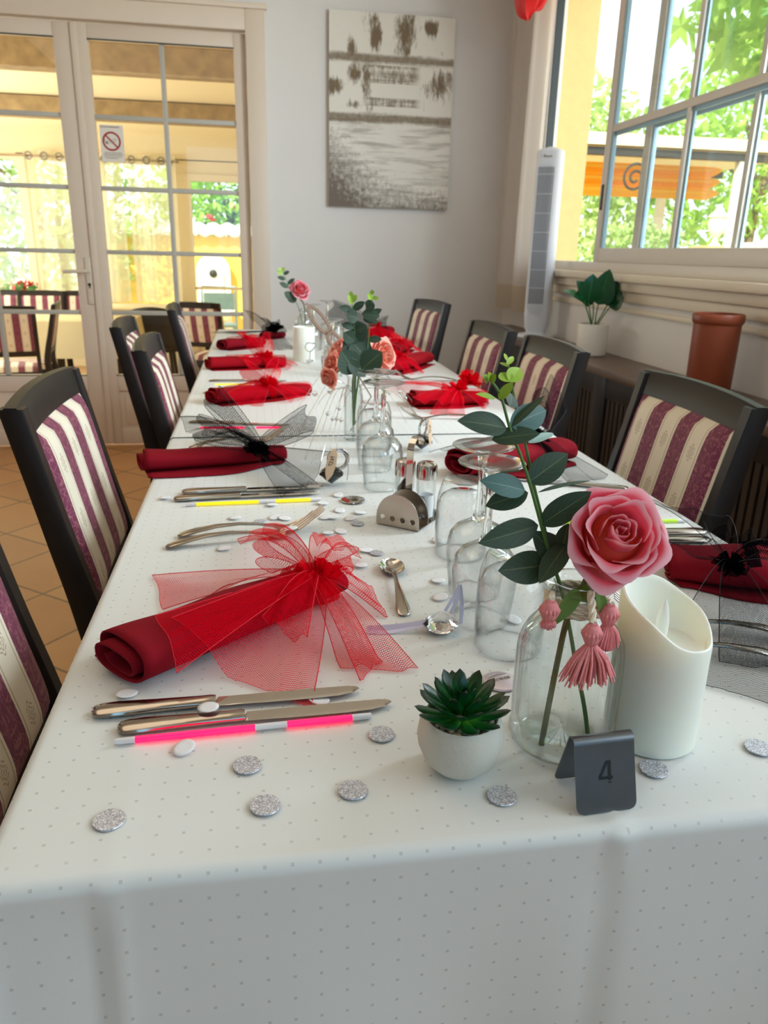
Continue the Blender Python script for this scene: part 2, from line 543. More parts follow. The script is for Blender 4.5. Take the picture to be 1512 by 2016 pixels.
def stripe_mat():
    t = NT('striped_damask_upholstery')
    u, v = t.uv()
    W = 0.100
    s = t.math('FRACT', t.math('ADD', t.math('DIVIDE', u, W), 0.95))
    band = t.math('MULTIPLY', t.math('GREATER_THAN', s, 0.05), t.math('LESS_THAN', s, 0.53))   # burgundy
    edge = t.math('MAXIMUM', t.math('LESS_THAN', t.math('ABSOLUTE', t.math('SUBTRACT', s, 0.585)), 0.012), t.math('LESS_THAN', t.math('ABSOLUTE', t.math('SUBTRACT', s, 0.985)), 0.012))
    # scrolling leaves on the burgundy, mirrored about the middle of the stripe
    mx_ = t.math('ABSOLUTE', t.math('SUBTRACT', s, 0.29))
    vec = t.comb(t.math('MULTIPLY', mx_, 6.0), t.math('MULTIPLY', v, 42.0))
    nz = t.noise(1.6, vec, 1.5, 0.5, 1.2)
    scroll = t.math('LESS_THAN', t.math('ABSOLUTE', t.math('SUBTRACT', nz, 0.5)), 0.035)
    # rosettes on the cream
    dx = t.math('MULTIPLY', t.math('SUBTRACT', s, 0.79), W)
    vv = t.math('FRACT', t.math('DIVIDE', v, 0.085))
    dy = t.math('MULTIPLY', t.math('SUBTRACT', vv, 0.5), 0.085)
    r = t.math('SQRT', t.math('ADD', t.math('MULTIPLY', dx, dx), t.math('MULTIPLY', t.math('MULTIPLY', dy, dy), 0.6)))
    th = t.math('ARCTAN2', dy, dx)
    lim = t.math('ADD', 0.0105, t.math('MULTIPLY', t.math('COSINE', t.math('MULTIPLY', th, 8.0)), 0.0016))
    inside = t.math('LESS_THAN', r, lim)
    rings = t.math('GREATER_THAN', t.math('SINE', t.math('ADD', t.math('MULTIPLY', r, 1500.0), t.math('MULTIPLY', t.math('COSINE', t.math('MULTIPLY', th, 6.0)), 1.6))), 0.1)
    ros = t.math('MULTIPLY', inside, rings)
    cream = t.mix(t.math('MAXIMUM', ros, edge), rgb(232, 219, 196), rgb(188, 168, 140))
    burg = t.mix(scroll, rgb(112, 34, 66), rgb(154, 86, 96))
    t.set(Base_Color=t.mix(band, cream, burg), Roughness=0.7, Sheen_Weight=0.1)
    return t.m
M['stripe'] = stripe_mat()

def floor_mat():
    t = NT('terracotta_floor_tiles')
    mp = t.new('ShaderNodeMapping'); mp.inputs['Rotation'].default_value = (0, 0, radians(38))
    t.l.new(t.coord('Object'), mp.inputs[0])
    b = t.new('ShaderNodeTexBrick'); b.offset = 0.0; b.squash = 1.0
    b.inputs['Scale'].default_value = 1.0
    b.inputs['Brick Width'].default_value = 0.30; b.inputs['Row Height'].default_value = 0.30
    b.inputs['Mortar Size'].default_value = 0.005; b.inputs['Mortar Smooth'].default_value = 0.2
    b.inputs['Color1'].default_value = rgb(206, 150, 92); b.inputs['Color2'].default_value = rgb(190, 132, 78); b.inputs['Mortar'].default_value = rgb(92, 66, 40)
    t.l.new(mp.outputs[0], b.inputs['Vector'])
    c = t.mix(t.math('MULTIPLY', t.noise(7), 0.35), b.outputs[0], rgb(226, 176, 116))
    t.set(Base_Color=c, Roughness=0.38)
    t.bump(t.math('SUBTRACT', 1.0, b.outputs['Fac']), 0.5, 0.003)
    return t.m
M['floor'] = floor_mat()

def painting_mat():
    """brown and white scraped-paint abstract"""
    t = NT('abstract_canvas_paint')
    u, v = t.uv()          # 0..1 across, 0..1 up
    br = rgb(118, 98, 70); wh = rgb(232, 226, 214); gy = rgb(150, 138, 124)
    scr = t.noise(1.0, t.comb(t.math('MULTIPLY', u, 34), t.math('MULTIPLY', v, 12)), 8, 0.75)
    big = t.noise(1.0, t.comb(t.math('MULTIPLY', u, 5.5), t.math('MULTIPLY', v, 3.2)), 2)
    hor = t.noise(1.0, t.comb(t.math('MULTIPLY', u, 2.6), t.math('MULTIPLY', v, 34)), 6, 0.62, 0.4)
    spot = t.noise(1.0, t.comb(t.math('MULTIPLY', u, 30), t.math('MULTIPLY', v, 34)), 6, 0.7)
    def soft(x, lo, hi): return t.ramp(x, [(lo, 0.0), (hi, 1.0)])
    wob = t.math('MULTIPLY', t.math('SUBTRACT', hor, 0.5), 0.035)
    def band(c, h):
        d = t.math('ABSOLUTE', t.math('SUBTRACT', t.math('ADD', v, wob), c))
        return soft(t.math('ADD', d, t.math('MULTIPLY', t.math('SUBTRACT', scr, 0.5), 0.02)), h + 0.006, h - 0.006) if False else t.math('SUBTRACT', 1.0, soft(t.math('ADD', d, t.math('MULTIPLY', t.math('SUBTRACT', scr, 0.5), 0.03)), h - 0.006, h + 0.010))
    bands = t.math('MULTIPLY', t.math('MAXIMUM', band(0.775, 0.018), band(0.475, 0.020)), t.math('ADD', 0.55, t.math('MULTIPLY', spot, 0.6)), clamp=True)
    up = t.math('GREATER_THAN', v, 0.475)
    cu = t.math('ABSOLUTE', t.math('SUBTRACT', u, 0.5))
    side = t.math('MULTIPLY', t.math('ABSOLUTE', t.math('SUBTRACT', cu, 0.26)), 0.25)
    pat = None
    for (a_, b_, ru, rv, k_) in ((0.37, 0.90, 0.055, 0.13, 0.40), (0.60, 0.90, 0.10, 0.12, 0.40), (0.80, 0.94, 0.07, 0.04, 0.45), (0.17, 0.83, 0.04, 0.06, 0.4), (0.04, 0.63, 0.07, 0.05, 0.5), (0.20, 0.70, 0.07, 0.06, 0.35), (0.88, 0.66, 0.13, 0.08, 0.38), (0.30, 0.66, 0.05, 0.14, 0.3), (0.2, 0.54, 0.10, 0.03, 0.35)):
        du = t.math('DIVIDE', t.math('SUBTRACT', u, a_), ru); dv = t.math('DIVIDE', t.math('SUBTRACT', v, b_), rv)
        g = t.math('MULTIPLY', t.math('EXPONENT', t.math('MULTIPLY', t.math('ADD', t.math('MULTIPLY', du, du), t.math('MULTIPLY', dv, dv)), -1.0)), k_)
        pat = g if pat is None else t.math('MAXIMUM', pat, g)
    side = t.math('SUBTRACT', 0.225, pat)
    fr = soft(t.math('SUBTRACT', t.math('ADD', scr, t.math('MULTIPLY', t.math('SUBTRACT', big, 0.5), 0.6)), side), 0.42, 0.60)
    e1 = t.math('MAXIMUM', t.math('LESS_THAN', t.math('ABSOLUTE', t.math('SUBTRACT', v, 0.70)), 0.045), t.math('LESS_THAN', t.math('ABSOLUTE', t.math('SUBTRACT', v, 0.56)), 0.022))
    eye = t.math('MULTIPLY', t.math('MULTIPLY', soft(t.math('ADD', cu, t.math('MULTIPLY', t.math('SUBTRACT', scr, 0.5), 0.1)), 0.25, 0.19), e1), soft(hor, 0.40, 0.52)) if False else t.math('MULTIPLY', t.math('MULTIPLY', t.math('SUBTRACT', 1.0, soft(t.math('ADD', cu, t.math('MULTIPLY', t.math('SUBTRACT', scr, 0.5), 0.12)), 0.19, 0.24)), e1), soft(t.math('ADD', t.math('MULTIPLY', scr, 0.6), t.math('MULTIPLY', hor, 0.4)), 0.40, 0.54))
    dark_up = t.math('MULTIPLY', up, t.math('MAXIMUM', fr, t.math('MULTIPLY', eye, 0.85)))
    corner = t.math('MULTIPLY', t.math('SUBTRACT', 0.44, t.math('ADD', t.math('MULTIPLY', u, 0.60), v)), 2.6)
    foot = t.math('MULTIPLY', t.math('SUBTRACT', 0.11, v), 5.0)
    reeds = t.math('ADD', t.math('MAXIMUM', corner, foot), t.math('MULTIPLY', t.math('SUBTRACT', spot, 0.5), 1.9))
    reeds = t.math('MULTIPLY', reeds, 1.3, clamp=True)
    low = t.mix(t.math('MULTIPLY', soft(hor, 0.46, 0.66), 0.75), wh, gy)
    low = t.mix(reeds, low, rgb(112, 98, 84))
    c = t.mix(up, low, t.mix(dark_up, wh, br))
    c = t.mix(bands, c, br)
    t.set(Base_Color=c, Roughness=0.6)
    t.bump(scr, 0.3, 0.003)
    return t.m
M['painting'] = painting_mat()

def glitter_mat():
    t = NT('silver_glitter_card')
    vo = t.new('ShaderNodeTexVoronoi'); vo.inputs['Scale'].default_value = 1400
    t.l.new(t.coord(), vo.inputs['Vector'])
    bw = t.new('ShaderNodeRGBToBW'); t.l.new(vo.outputs['Color'], bw.inputs[0])
    t.set(Base_Color=t.ramp(bw.outputs[0], [(0.15, rgb(150, 150, 160)), (0.5, rgb(196, 196, 204)), (0.85, rgb(250, 250, 255))]), Metallic=0.45, Roughness=0.4)
    t.bump(bw.outputs[0], 0.8, 0.0006)
    return t.m
M['glitter'] = glitter_mat()

def sheer_mat(name, col, op):
    t = NT(name); t.n.remove(t.p)
    df = t.new('ShaderNodeBsdfDiffuse'); df.inputs[0].default_value = col
    tl = t.new('ShaderNodeBsdfTranslucent'); tl.inputs[0].default_value = col
    m1 = t.new('ShaderNodeMixShader'); m1.inputs[0].default_value = 0.6
    t.l.new(df.outputs[0], m1.inputs[1]); t.l.new(tl.outputs[0], m1.inputs[2])
    tr = t.new('ShaderNodeBsdfTransparent')
    m2 = t.new('ShaderNodeMixShader'); m2.inputs[0].default_value = op
    t.l.new(tr.outputs[0], m2.inputs[1]); t.l.new(m1.outputs[0], m2.inputs[2])
    t.l.new(m2.outputs[0], t.out.inputs[0]); return t.m
M['sheer'] = sheer_mat('sheer_cream_voile', rgb(246, 240, 216), 0.62)
M['curtain'] = sheer_mat('off_white_curtain', rgb(240, 234, 228), 0.97)
M['hem'] = sheer_mat('off_white_curtain_hem', rgb(226, 212, 194), 0.995)

def stick_mat(name, col, e):
    t = NT(name)
    x = t.xyz('Object')[0]
    ends = t.math('GREATER_THAN', t.math('ABSOLUTE', t.math('SUBTRACT', x, 0.099)), 0.084)
    joint = t.math('LESS_THAN', t.math('ABSOLUTE', t.math('SUBTRACT', x, 0.118)), 0.0125)
    k = t.math('SUBTRACT', 1.0, t.math('MAXIMUM', ends, joint))
    t.set(Base_Color=t.mix(k, rgb(232, 226, 226), col), Roughness=0.3, Emission_Color=col, Emission_Strength=t.math('MULTIPLY', k, e))
    return t.m
M['glowpink'] = stick_mat('pink_glow_stick', rgb(255, 20, 84), 1.7)
M['glowyellow'] = stick_mat('yellow_glow_stick', rgb(250, 226, 10), 0.5)
M['glowgreen'] = stick_mat('green_glow_stick', rgb(170, 210, 30), 0.4)
M['pebble'] = mat('mixed_pebbles', rgb(216, 196, 170), 0.6, var=0.45, vscale=160)

M['awningcloth'] = sheer_mat('orange_translucent_awning', rgb(255, 212, 96), 1.0)

# ================================================================== the room
YB = 4.51      # back wall
XR = 1.45      # right wall
def boxes(name, mat_, bs, parent=None, c=0.0):
    m = MB()
    for b in bs: m.box(*b, c=c)
    return m.build(name, mat_, parent, smooth=c > 0)

struct(boxes('floor', M['floor'], [(-3.6, -3.2, -0.1, XR + 0.2, YB + 0.16, 0.0)]))
struct(boxes('ceiling', M['ceil'], [(-3.6, -3.2, 2.7, XR + 0.2, YB + 0.16, 2.85)]))
struct(boxes('wall_back', M['wall'], [(-3.6, YB, 0, -1.80, YB + 0.16, 2.7), (-1.80, YB, 2.16, -0.012, YB + 0.16, 2.7), (-0.012, YB, 0, XR + 0.2, YB + 0.16, 2.7)]))
struct(boxes('wall_right', M['wall'], [(XR, -3.2, 0, XR + 0.19, YB, 1.08), (XR, -3.2, 2.35, XR + 0.19, YB, 2.7), (XR, 4.03, 1.08, XR + 0.19, YB, 2.35),
                                       (XR, 0.6, 1.08, XR + 0.19, 0.9, 2.35), (XR, -3.2, 1.08, XR + 0.19, -1.4, 2.35)]))
struct(boxes('wall_left', M['wall'], [(-3.6, -3.2, 0, -3.45, YB, 2.7)]))
struct(boxes('wall_front', M['wall'], [(-3.45, -3.2, 0, XR, -3.05, 2.7)]))
# plaster of the outer wall seen in the window reveal
struct(boxes('wall_outside', M['stucco'], [(XR + 0.19, 4.03, -0.3, XR + 0.23, 4.85, 2.75), (XR + 0.045, 4.026, 1.08, XR + 0.23, 4.031, 2.35), (XR + 0.19, -3.2, -0.3, XR + 0.23, 4.85, 1.06), (XR + 0.19, -3.2, 2.36, XR + 0.23, 4.85, 2.9)]))
# door casing
m = MB()
m.box(-0.012, YB - 0.022, 0, 0.086, YB + 0.001, 2.25, c=0.004)
m.box(-1.9, YB - 0.022, 2.155, -0.012, YB + 0.001, 2.25, c=0.004)
m.box(-1.9, YB - 0.022, 0, -1.80, YB + 0.001, 2.155, c=0.004)
m.box(-1.95, YB - 0.034, 2.25, 0.10, YB + 0.001, 2.275, c=0.004)
struct(m.build('trim_1', M['pvc']))

def leaf(name, x0, x1, sl, sr, mx, mirror=False):
    """a glazed door leaf: frame, bottom panel, glazing bars, glass"""
    y0, y1 = YB + 0.025, YB + 0.075
    r = bpy.data.objects.new(name, None); C.objects.link(r); struct(r)
    f = MB()
    f.box(x0, y0, 0.012, x0 + sl, y1, 2.15, c=0.004)
    f.box(x1 - sr, y0, 0.012, x1, y1, 2.15, c=0.004)
    f.box(x0 + sl, y0, 2.082, x1 - sr, y1, 2.15, c=0.004)
    f.box(x0 + sl, y0, 0.32, x1 - sr, y1, 0.412, c=0.004)
    f.box(x0 + sl, y0, 0.012, x1 - sr, y1, 0.10, c=0.004)
    f.build('door_frame', M['pvc'], r)
    p = MB()
    p.box(x0 + sl, y0 + 0.012, 0.10, x1 - sr, y1 - 0.01, 0.32)
    p.box(x0 + sl + 0.03, y0 + 0.006, 0.125, x1 - sr - 0.03, y0 + 0.02, 0.295, c=0.004)
    p.build('bottom_panel', M['pvc'], r)
    g = MB()
    for z in (1.735, 1.395, 1.075, 0.755): g.box(x0 + sl, y0 + 0.014, z - 0.0115, x1 - sr, y0 + 0.036, z + 0.0115, c=0.003)
    g.box(mx - 0.012, y0 + 0.013, 0.412, mx + 0.012, y0 + 0.037, 2.082, c=0.003)
    g.build('glazing_bar', M['muntin'], r)
    q = MB(); q.box(x0 + sl, y0 + 0.024, 0.41, x1 - sr, y0 + 0.026, 2.084)
    q.build('glass', M['pane'], r, smooth=False)
    k = MB()
    for (a, b, c_, d) in ((x0 + sl - 0.003, 0.409, x1 - sr + 0.003, 0.414), (x0 + sl - 0.003, 2.078, x1 - sr + 0.003, 2.084)): k.box(a, y0 - 0.001, b, c_, y0 + 0.004, d)
    k.build('gasket', M['gasket'], r)
    return r
d1 = leaf('door_1', -1.80, -0.853, 0.07, 0.10, -1.375)
d2 = leaf('door_2', -0.847, -0.013, 0.058, 0.062, -0.435)
m = MB(); m.box(-0.868, YB + 0.012, 0.02, -0.836, YB + 0.03, 2.15, c=0.005); m.build('cover_strip', M['pvc'], d2)
m = MB(); m.box(-0.905, YB + 0.015, 0.80, -0.873, YB + 0.026, 1.045, c=0.004); m.build('handle_plate', M['handle'], d1)
m = MB(); m.tube([(-0.889, YB + 0.022, 0.975), (-0.889, YB - 0.02, 0.975), (-0.893, YB - 0.028, 0.975), (-0.92, YB - 0.031, 0.974), (-1.01, YB - 0.030, 0.972)], 0.0095, 10)
h = m.build('door_handle', M['handle'], d1)
m = MB(); m.tube([(-0.889, YB + 0.016, 0.905), (-0.889, YB + 0.012, 0.905)], 0.0085, 12); m.box(-0.892, YB + 0.0125, 0.885, -0.886, YB + 0.016, 0.90); m.build('keyhole', M['keyhole'], d1)

# no-smoking notice stuck on the right door
sx0, sx1, sz0, sz1 = -0.772, -0.655, 1.525, 1.70
yy = YB + 0.047
ns = thing('no_smoking_sign', 'white no smoking notice with red circle stuck on the glazed door', 'sign', (0, 0, 0))
m = MB(); m.box(sx0, yy - 0.001, sz0, sx1, yy, sz1); m.build('sheet', M['paper'], ns, smooth=False)
cxs, czs, rr = -0.716, 1.623, 0.046
m = MB()
def ringseg(m, cx_, cz_, r0, r1, y, n=40):
    vs = []; fs = []
    for k in range(n):
        a = 2 * pi * k / n
        vs += [(cx_ + r0 * cos(a), y, cz_ + r0 * sin(a)), (cx_ + r1 * cos(a), y, cz_ + r1 * sin(a))]
    for k in range(n):
        j = (k + 1) % n; fs.append((2 * k, 2 * k + 1, 2 * j + 1, 2 * j))
    m.add(vs, fs)
ringseg(m, cxs, czs, rr - 0.009, rr, yy - 0.0016)
q = R(radians(45), 'Y')
m.box(-rr + 0.005, -0.0006, -0.0036, rr - 0.005, 0, 0.0036, M=T(cxs, yy - 0.0018, czs) @ q)
m.build('prohibition_ring', M['signred'], ns, smooth=False)
m = MB()
q = T(cxs - 0.002, yy - 0.0014, czs) @ R(radians(-18), 'Y')
for (a, b, c_, d) in ((-0.028, -0.006, 0.026, -0.0045), (-0.028, 0.0045, 0.026, 0.006), (-0.028, -0.006, -0.019, 0.006), (0.0245, -0.006, 0.026, 0.006)):
    m.box(a, 0, b, c_, 0.0002, d, M=q)
m.tube([(-0.03, 0, 0.004), (-0.031, 0, 0.012), (-0.027, 0, 0.017), (-0.03, 0, 0.024)], 0.0012, 5, M=q)
m.build('cigarette_symbol', M['ink'], ns, smooth=False)
m = MB()
rs = random.Random(4)
for (z, a, b, hh) in ((1.688, -0.766, -0.672, 0.005), (1.566, -0.756, -0.668, 0.0035), (1.557, -0.762, -0.664, 0.0035), (1.548, -0.76, -0.67, 0.0025), (1.541, -0.75, -0.69, 0.0025)):
    x = a
    while x < b:
        l = rs.uniform(0.004, 0.012); m.box(x, yy - 0.0014, z, min(b, x + l), yy - 0.0012, z + hh); x += l + 0.0022
m.build('small_print', M['ink'], ns, smooth=False)

# painting
pt = thing('canvas_painting', 'brown and white abstract canvas hanging on the back wall', 'painting', (0, 0, 0))
m = MB()
px0, px1, pz0, pz1 = 0.412, 1.074, 1.342, 2.272
yf = YB - 0.034
m.grid(lambda u, v: (lerp(px0, px1, u), yf, lerp(pz0, pz1, v)), 4, 4)
m.build('painted_face', M['painting'], pt, smooth=False, fix=False)
m = MB()
m.box(px0, yf + 0.0004, pz0, px1, YB - 0.002, pz1)
m.build('stretcher_edge', mat('canvas_edge', rgb(190, 178, 160), 0.8), pt, smooth=False)

# ---------------------------------------------------------------- the window in the right wall
win = bpy.data.objects.new('window_1', None); C.objects.link(win); struct(win)
m = MB()
m.box(XR - 0.012, 0.9, 1.05, XR + 0.11, 4.03, 1.092, c=0.004)                 # bottom track
m.box(XR - 0.012, 3.99, 1.08, XR + 0.05, 4.03, 2.35, c=0.003)
m.box(XR - 0.012, 0.9, 2.31, XR + 0.11, 4.03, 2.35, c=0.003)
m.box(XR - 0.012, 0.9, 1.08, XR + 0.11, 0.94, 2.35, c=0.003)
m.build('window_frame', M['alu'], win)
m = MB(); m.box(XR - 0.006, 3.982, 1.09, XR + 0.03, 3.991, 2.31); m.build('weather_strip', M['gasket'], win)

def sash(x, y0, y1, mun, edge=True):
    """a sliding sash in the plane x: parts of the window"""
    z0, z1 = 1.092, 2.31
    t = 0.026
    f = MB()
    f.box(x, y0 - 0.052, z0, x + t, y0, z1, c=0.003)
    f.box(x, y1, z0, x + t, y1 + 0.052, z1, c=0.003)
    f.box(x, y1 + 0.052, z0, x + t, y0 - 0.052, z0 + 0.056, c=0.003)
    f.box(x, y1 + 0.052, z1 - 0.05, x + t, y0 - 0.052, z1, c=0.003)
    o = f.build('sash', M['alu'], win)
    g = MB()
    g.box(x + 0.004, y1 + 0.05, 1.594, x + t - 0.006, y0 - 0.05, 1.622, c=0.003)
    for yy_ in mun: g.box(x + 0.005, yy_ - 0.013, z0 + 0.05, x + t - 0.007, yy_ + 0.013, z1 - 0.05, c=0.003)
    g.build('glazing_bar', M['alu'], o)
    e = MB()
    e.box(x + 0.006, y0 - 0.064, z0 + 0.056, x + t - 0.004, y0 - 0.052, z1 - 0.05)
    e.box(x + 0.014, y1 + 0.052, 1.580, x + t - 0.004, y0 - 0.052, 1.595)
    for yy_ in mun: e.box(x + 0.015, yy_ - 0.024, z0 + 0.05, x + t - 0.004, yy_ - 0.0125, z1 - 0.05)
    e.build('gasket_profile', M['aluedge'], o)
    k = MB(); k.box(x + 0.012, y1 + 0.05, z0 + 0.054, x + 0.015, y0 - 0.05, z1 - 0.048); k.build('glass', M['pane'], o, smooth=False)
    return o
s1 = sash(XR + 0.002, 3.30, 1.10, (2.662, 2.08, 1.5))
s2 = sash(XR + 0.050, 3.05, 0.96, (2.36, 1.75))
m = MB(); m.box(XR - 0.002, 3.262, 1.30, XR + 0.003, 3.282, 1.40, c=0.002); m.build('finger_pull', M['keyhole'], s1)

# mouldings under the window
m = MB()
m.box(XR - 0.055, -0.6, 1.022, XR + 0.001, 4.05, 1.052, c=0.006)
m.box(XR - 0.032, -0.6, 0.985, XR + 0.001, 4.05, 1.022, c=0.008)
m.box(XR - 0.018, -0.6, 0.945, XR + 0.001, 4.05, 0.985, c=0.006)
m.box(XR - 0.010, -0.6, 0.905, XR + 0.001, 4.05, 0.925, c=0.004)
struct(m.build('trim_2', M['trim']))

# curtain
def cur(u, v):
    y = lerp(4.44, 3.76, u)
    z = lerp(2.55, 0.83, v)
    return (1.372 + 0.026 * sin(u * 17.0 + 0.5 * sin(v * 2)) * (0.75 + 0.4 * v) + 0.006 * sin(u * 43), y + 0.012 * sin(v * 3) * u, z)
cu = thing('curtain', 'off white curtain hanging beside the open window', 'curtain')
m = MB(); m.grid(lambda u, v: cur(u, v * 0.925), 70, 24); o = m.build('drape', M['curtain'], cu, fix=False)
m = MB(); m.grid(lambda u, v: cur(u, 0.925 + v * 0.075), 70, 4); o = m.build('hem', M['hem'], cu, fix=False)
m = MB(); m.tube([(1.375, 4.48, 2.555), (1.375, 3.6, 2.555)], 0.012, 8); m.build('curtain_rail', M['handle'], cu)

# red cloth bundle tied in front of the curtain
rc = thing('red_cloth_bow', 'bright red crumpled cloth bow hanging in front of the curtain top', 'bow', (0, 0, 0))
pc = P(1050, -46, x=1.25)
def lump(c, sx, sy, sz, seed, lo):
    m_ = MB(); m_.sphere((0, 0, 0), 1.0, 20)
    for i, p in enumerate(m_.v):
        n_ = noise.noise(Vector((p.x * 1.6 + seed, p.y * 1.6, p.z * 0.7)))
        f_ = 1 + 0.28 * n_ + 0.06 * sin(8 * atan2(p.y, p.x) + seed)
        m_.v[i] = Vector((c[0] + p.x * sx * f_, c[1] + p.y * sy * f_, c[2] + p.z * sz * f_))
    return m_
lump((pc.x, pc.y + 0.02, pc.z - 0.02), 0.075, 0.10, 0.125, 1.0, 0).build('cloth_lobe', M['redcloth'], rc)
lump((pc.x + 0.05, pc.y - 0.02, pc.z + 0.05), 0.06, 0.08, 0.10, 4.0, 0).build('cloth_lobe', M['redcloth'], rc)
m = MB(); m.tube([(pc.x, pc.y, pc.z + 0.1), (1.36, pc.y, pc.z + 0.2), (1.372, pc.y, 2.55)], 0.006, 6); m.build('tie_string', M['redcloth'], rc)

# radiator cover / ledge along the right wall
LZ = 0.735
rcv = thing('radiator_cover', 'long dark wooden radiator cover with slatted front under the window', 'radiator cover')
m = MB(); m.box(1.215, -0.4, LZ - 0.03, XR - 0.001, 4.3, LZ, c=0.006); m.build('top_board', M['ledgewood'], rcv)
m = MB()
m.box(1.26, -0.4, 0.0, XR - 0.002, 4.28, LZ - 0.03)
for k in range(8):
    y0 = -0.4 + k * 0.6
    m.box(1.245, y0, 0.0, 1.262, y0 + 0.1, LZ - 0.03, c=0.003)
m.box(1.247, -0.395, LZ - 0.11, 1.261, 4.275, LZ - 0.031, c=0.003)
m.box(1.247, -0.395, 0.001, 1.261, 4.275, 0.1, c=0.003)
m.build('body', M['darkwood'], rcv)
m = MB()
for k in range(7):
    y0 = -0.3 + k * 0.6
    for j in range(14): m.box(1.252, y0 + 0.012 + j * 0.035, 0.1, 1.262, y0 + 0.034 + j * 0.035, LZ - 0.11)
m.build('slatted_panel', M['slat'], rcv)

# tower fan
fx, fy = 1.34, 3.62
fan = thing('tower_fan', 'tall white tower fan standing on the ledge by the curtain', 'fan', (fx, fy, LZ), radians(57))
m = MB(); m.lathe([(0.001, 0.0), (0.088, 0.0), (0.09, 0.006), (0.086, 0.016), (0.06, 0.022), (0.001, 0.024)], 36); m.build('base', M['whiteplastic'], fan)
m = MB()
def sect(sx, sy, z, n=28):
    return [(sx * (abs(cos(a)) ** 0.6) * (1 if cos(a) > 0 else -1), sy * (abs(sin(a)) ** 0.6) * (1 if sin(a) > 0 else -1), z) for a in [2 * pi * k / n for k in range(n)]]
m.loft([sect(0.042, 0.042, 0.02), sect(0.052, 0.056, 0.05), sect(0.054, 0.06, 0.10), sect(0.052, 0.06, 0.80), sect(0.05, 0.058, 0.825), sect(0.04, 0.045, 0.832)])
m.build('housing', M['whiteplastic'], fan)
m = MB(); m.box(-0.058, -0.032, 0.16, -0.048, 0.040, 0.755, c=0.002); m.build('dark_outlet', M['fandark'], fan)
m = MB()
for k in range(12):
    y_ = -0.044 + k * 0.008
    m.tube([(-0.0615, y_, 0.11 + 0.03 * (abs(k - 5.5) / 5.5) ** 2), (-0.0625, y_, 0.3), (-0.0625, y_, 0.6), (-0.061, y_, 0.77)], 0.0017, 5)
for k in range(8): m.tube([(-0.0605, -0.045, 0.15 + k * 0.082), (-0.0625, 0, 0.15 + k * 0.082), (-0.0605, 0.045, 0.15 + k * 0.082)], 0.0013, 5)
m.build('grille', M['whiteplastic'], fan)
m = MB(); m.lathe([(0.001, 0), (0.03, 0), (0.034, 0.006), (0.02, 0.012), (0.001, 0.013)], 20, T(0.01, 0, 0.83)); m.build('control_dial', M['whiteplastic'], fan)
m = MB()
for k, (a, b) in enumerate(((0, 0.012), (0.004, 0.006), (-0.001, 0.006), (0.003, 0.006), (0, 0.007))):
    m.box(-0.0625, 0.016 - k * 0.0075, 0.795 + 0.0, -0.0598, 0.016 - k * 0.0075 - 0.005, 0.795 + b * 0.8)
m.build('maker_mark', M['ink'], fan, smooth=False)

# potted plant on the ledge
ppx, ppy = 1.335, 2.96
pp = thing('potted_plant', 'broad leaved green plant in a white ceramic pot on the ledge', 'plant', (ppx, ppy, LZ))
m = MB(); m.lathe([(0.001, 0.0), (0.056, 0.0), (0.06, 0.004), (0.062, 0.12), (0.06, 0.124), (0.057, 0.12), (0.056, 0.1), (0.001, 0.1)], 36); m.build('pot', M['whitepot'], pp)
m = MB(); m.lathe([(0.001, 0.104), (0.056, 0.1), (0.055, 0.09)], 20); m.build('soil', M['soil'], pp)

def leafblade(m, a, b, wid, normal, fold=0.12, curl=0.15, nu=8, nv=6, shape=0.62, point=1.0, M_=None):
    """one leaf from attachment a to tip b"""
    a = Vector(a); b = Vector(b)
    L = (b - a).length
    t = (b - a) / L
    n = Vector(normal); n = (n - t * n.dot(t))
    if n.length < 1e-4: n = t.orthogonal()
    n.normalize(); s_ = t.cross(n)
    def fn(u, v):
        ww = wid / 2 * (sin(pi * u ** shape)) ** 0.75 if 0 < u < 1 else 0.0
        if point > 1: ww = wid / 2 * (1 - abs(2 * u ** shape - 1) ** point) if 0 < u < 1 else 0
        q_ = (v - 0.5) * 2
        return a + t * (L * u) + s_ * (ww * q_) + n * (abs(q_) * ww * fold - curl * L * (u * u - u * 0.6) + 0.0)
    m.grid(fn, nu, nv, None, M_)
base = Vector((ppx, ppy, LZ))
for (tp, bp, wd, nrm) in (((1168, 540), (1158, 596), 0.10, (-0.3, -0.9, 0.4)), ((1215, 552), (1195, 602), 0.10, (-0.4, -0.9, 0.2)), ((1112, 570), (1150, 593), 0.075, (-0.1, -0.5, 0.9)),
                         ((1138, 552), (1168, 598), 0.08, (-0.2, -0.8, 0.5)), ((1200, 530), (1178, 600), 0.10, (-0.5, -0.9, 0.3)), ((1226, 580), (1200, 606), 0.07, (-0.5, -0.8, 0.4))):
    yo = random.uniform(-0.02, 0.03)
    bpt = P(bp[0], bp[1], y=ppy + yo); tpt = P(tp[0], tp[1], y=ppy + yo - 0.02)
    m = MB(); leafblade(m, bpt - base, tpt - base, wd, nrm, 0.1, 0.2, 10, 8)
    lf = m.build('leaf', M['fig'], pp, fix=False)
    m = MB(); m.tube(spline([(random.uniform(-0.02, 0.02), random.uniform(-0.02, 0.02), 0.1), ((bpt - base) * 0.5 + Vector((0, 0, 0.05))), bpt - base], 4), 0.0026, 6); m.build('stalk', M['gstem'], lf)

# terracotta cylinder on the ledge
m = MB(); m.lathe([(0.001, 0), (0.062, 0), (0.064, 0.004), (0.066, 0.2), (0.07, 0.204), (0.072, 0.212), (0.072, 0.224), (0.069, 0.23), (0.063, 0.228), (0.06, 0.2), (0.058, 0.02), (0.001, 0.02)], 44)
o = m.build('terracotta_crock', M['terracotta'], None, loc=(1.325, 2.09, LZ)); tag(o, 'tall brown terracotta crock standing on the ledge under the window', 'crock')

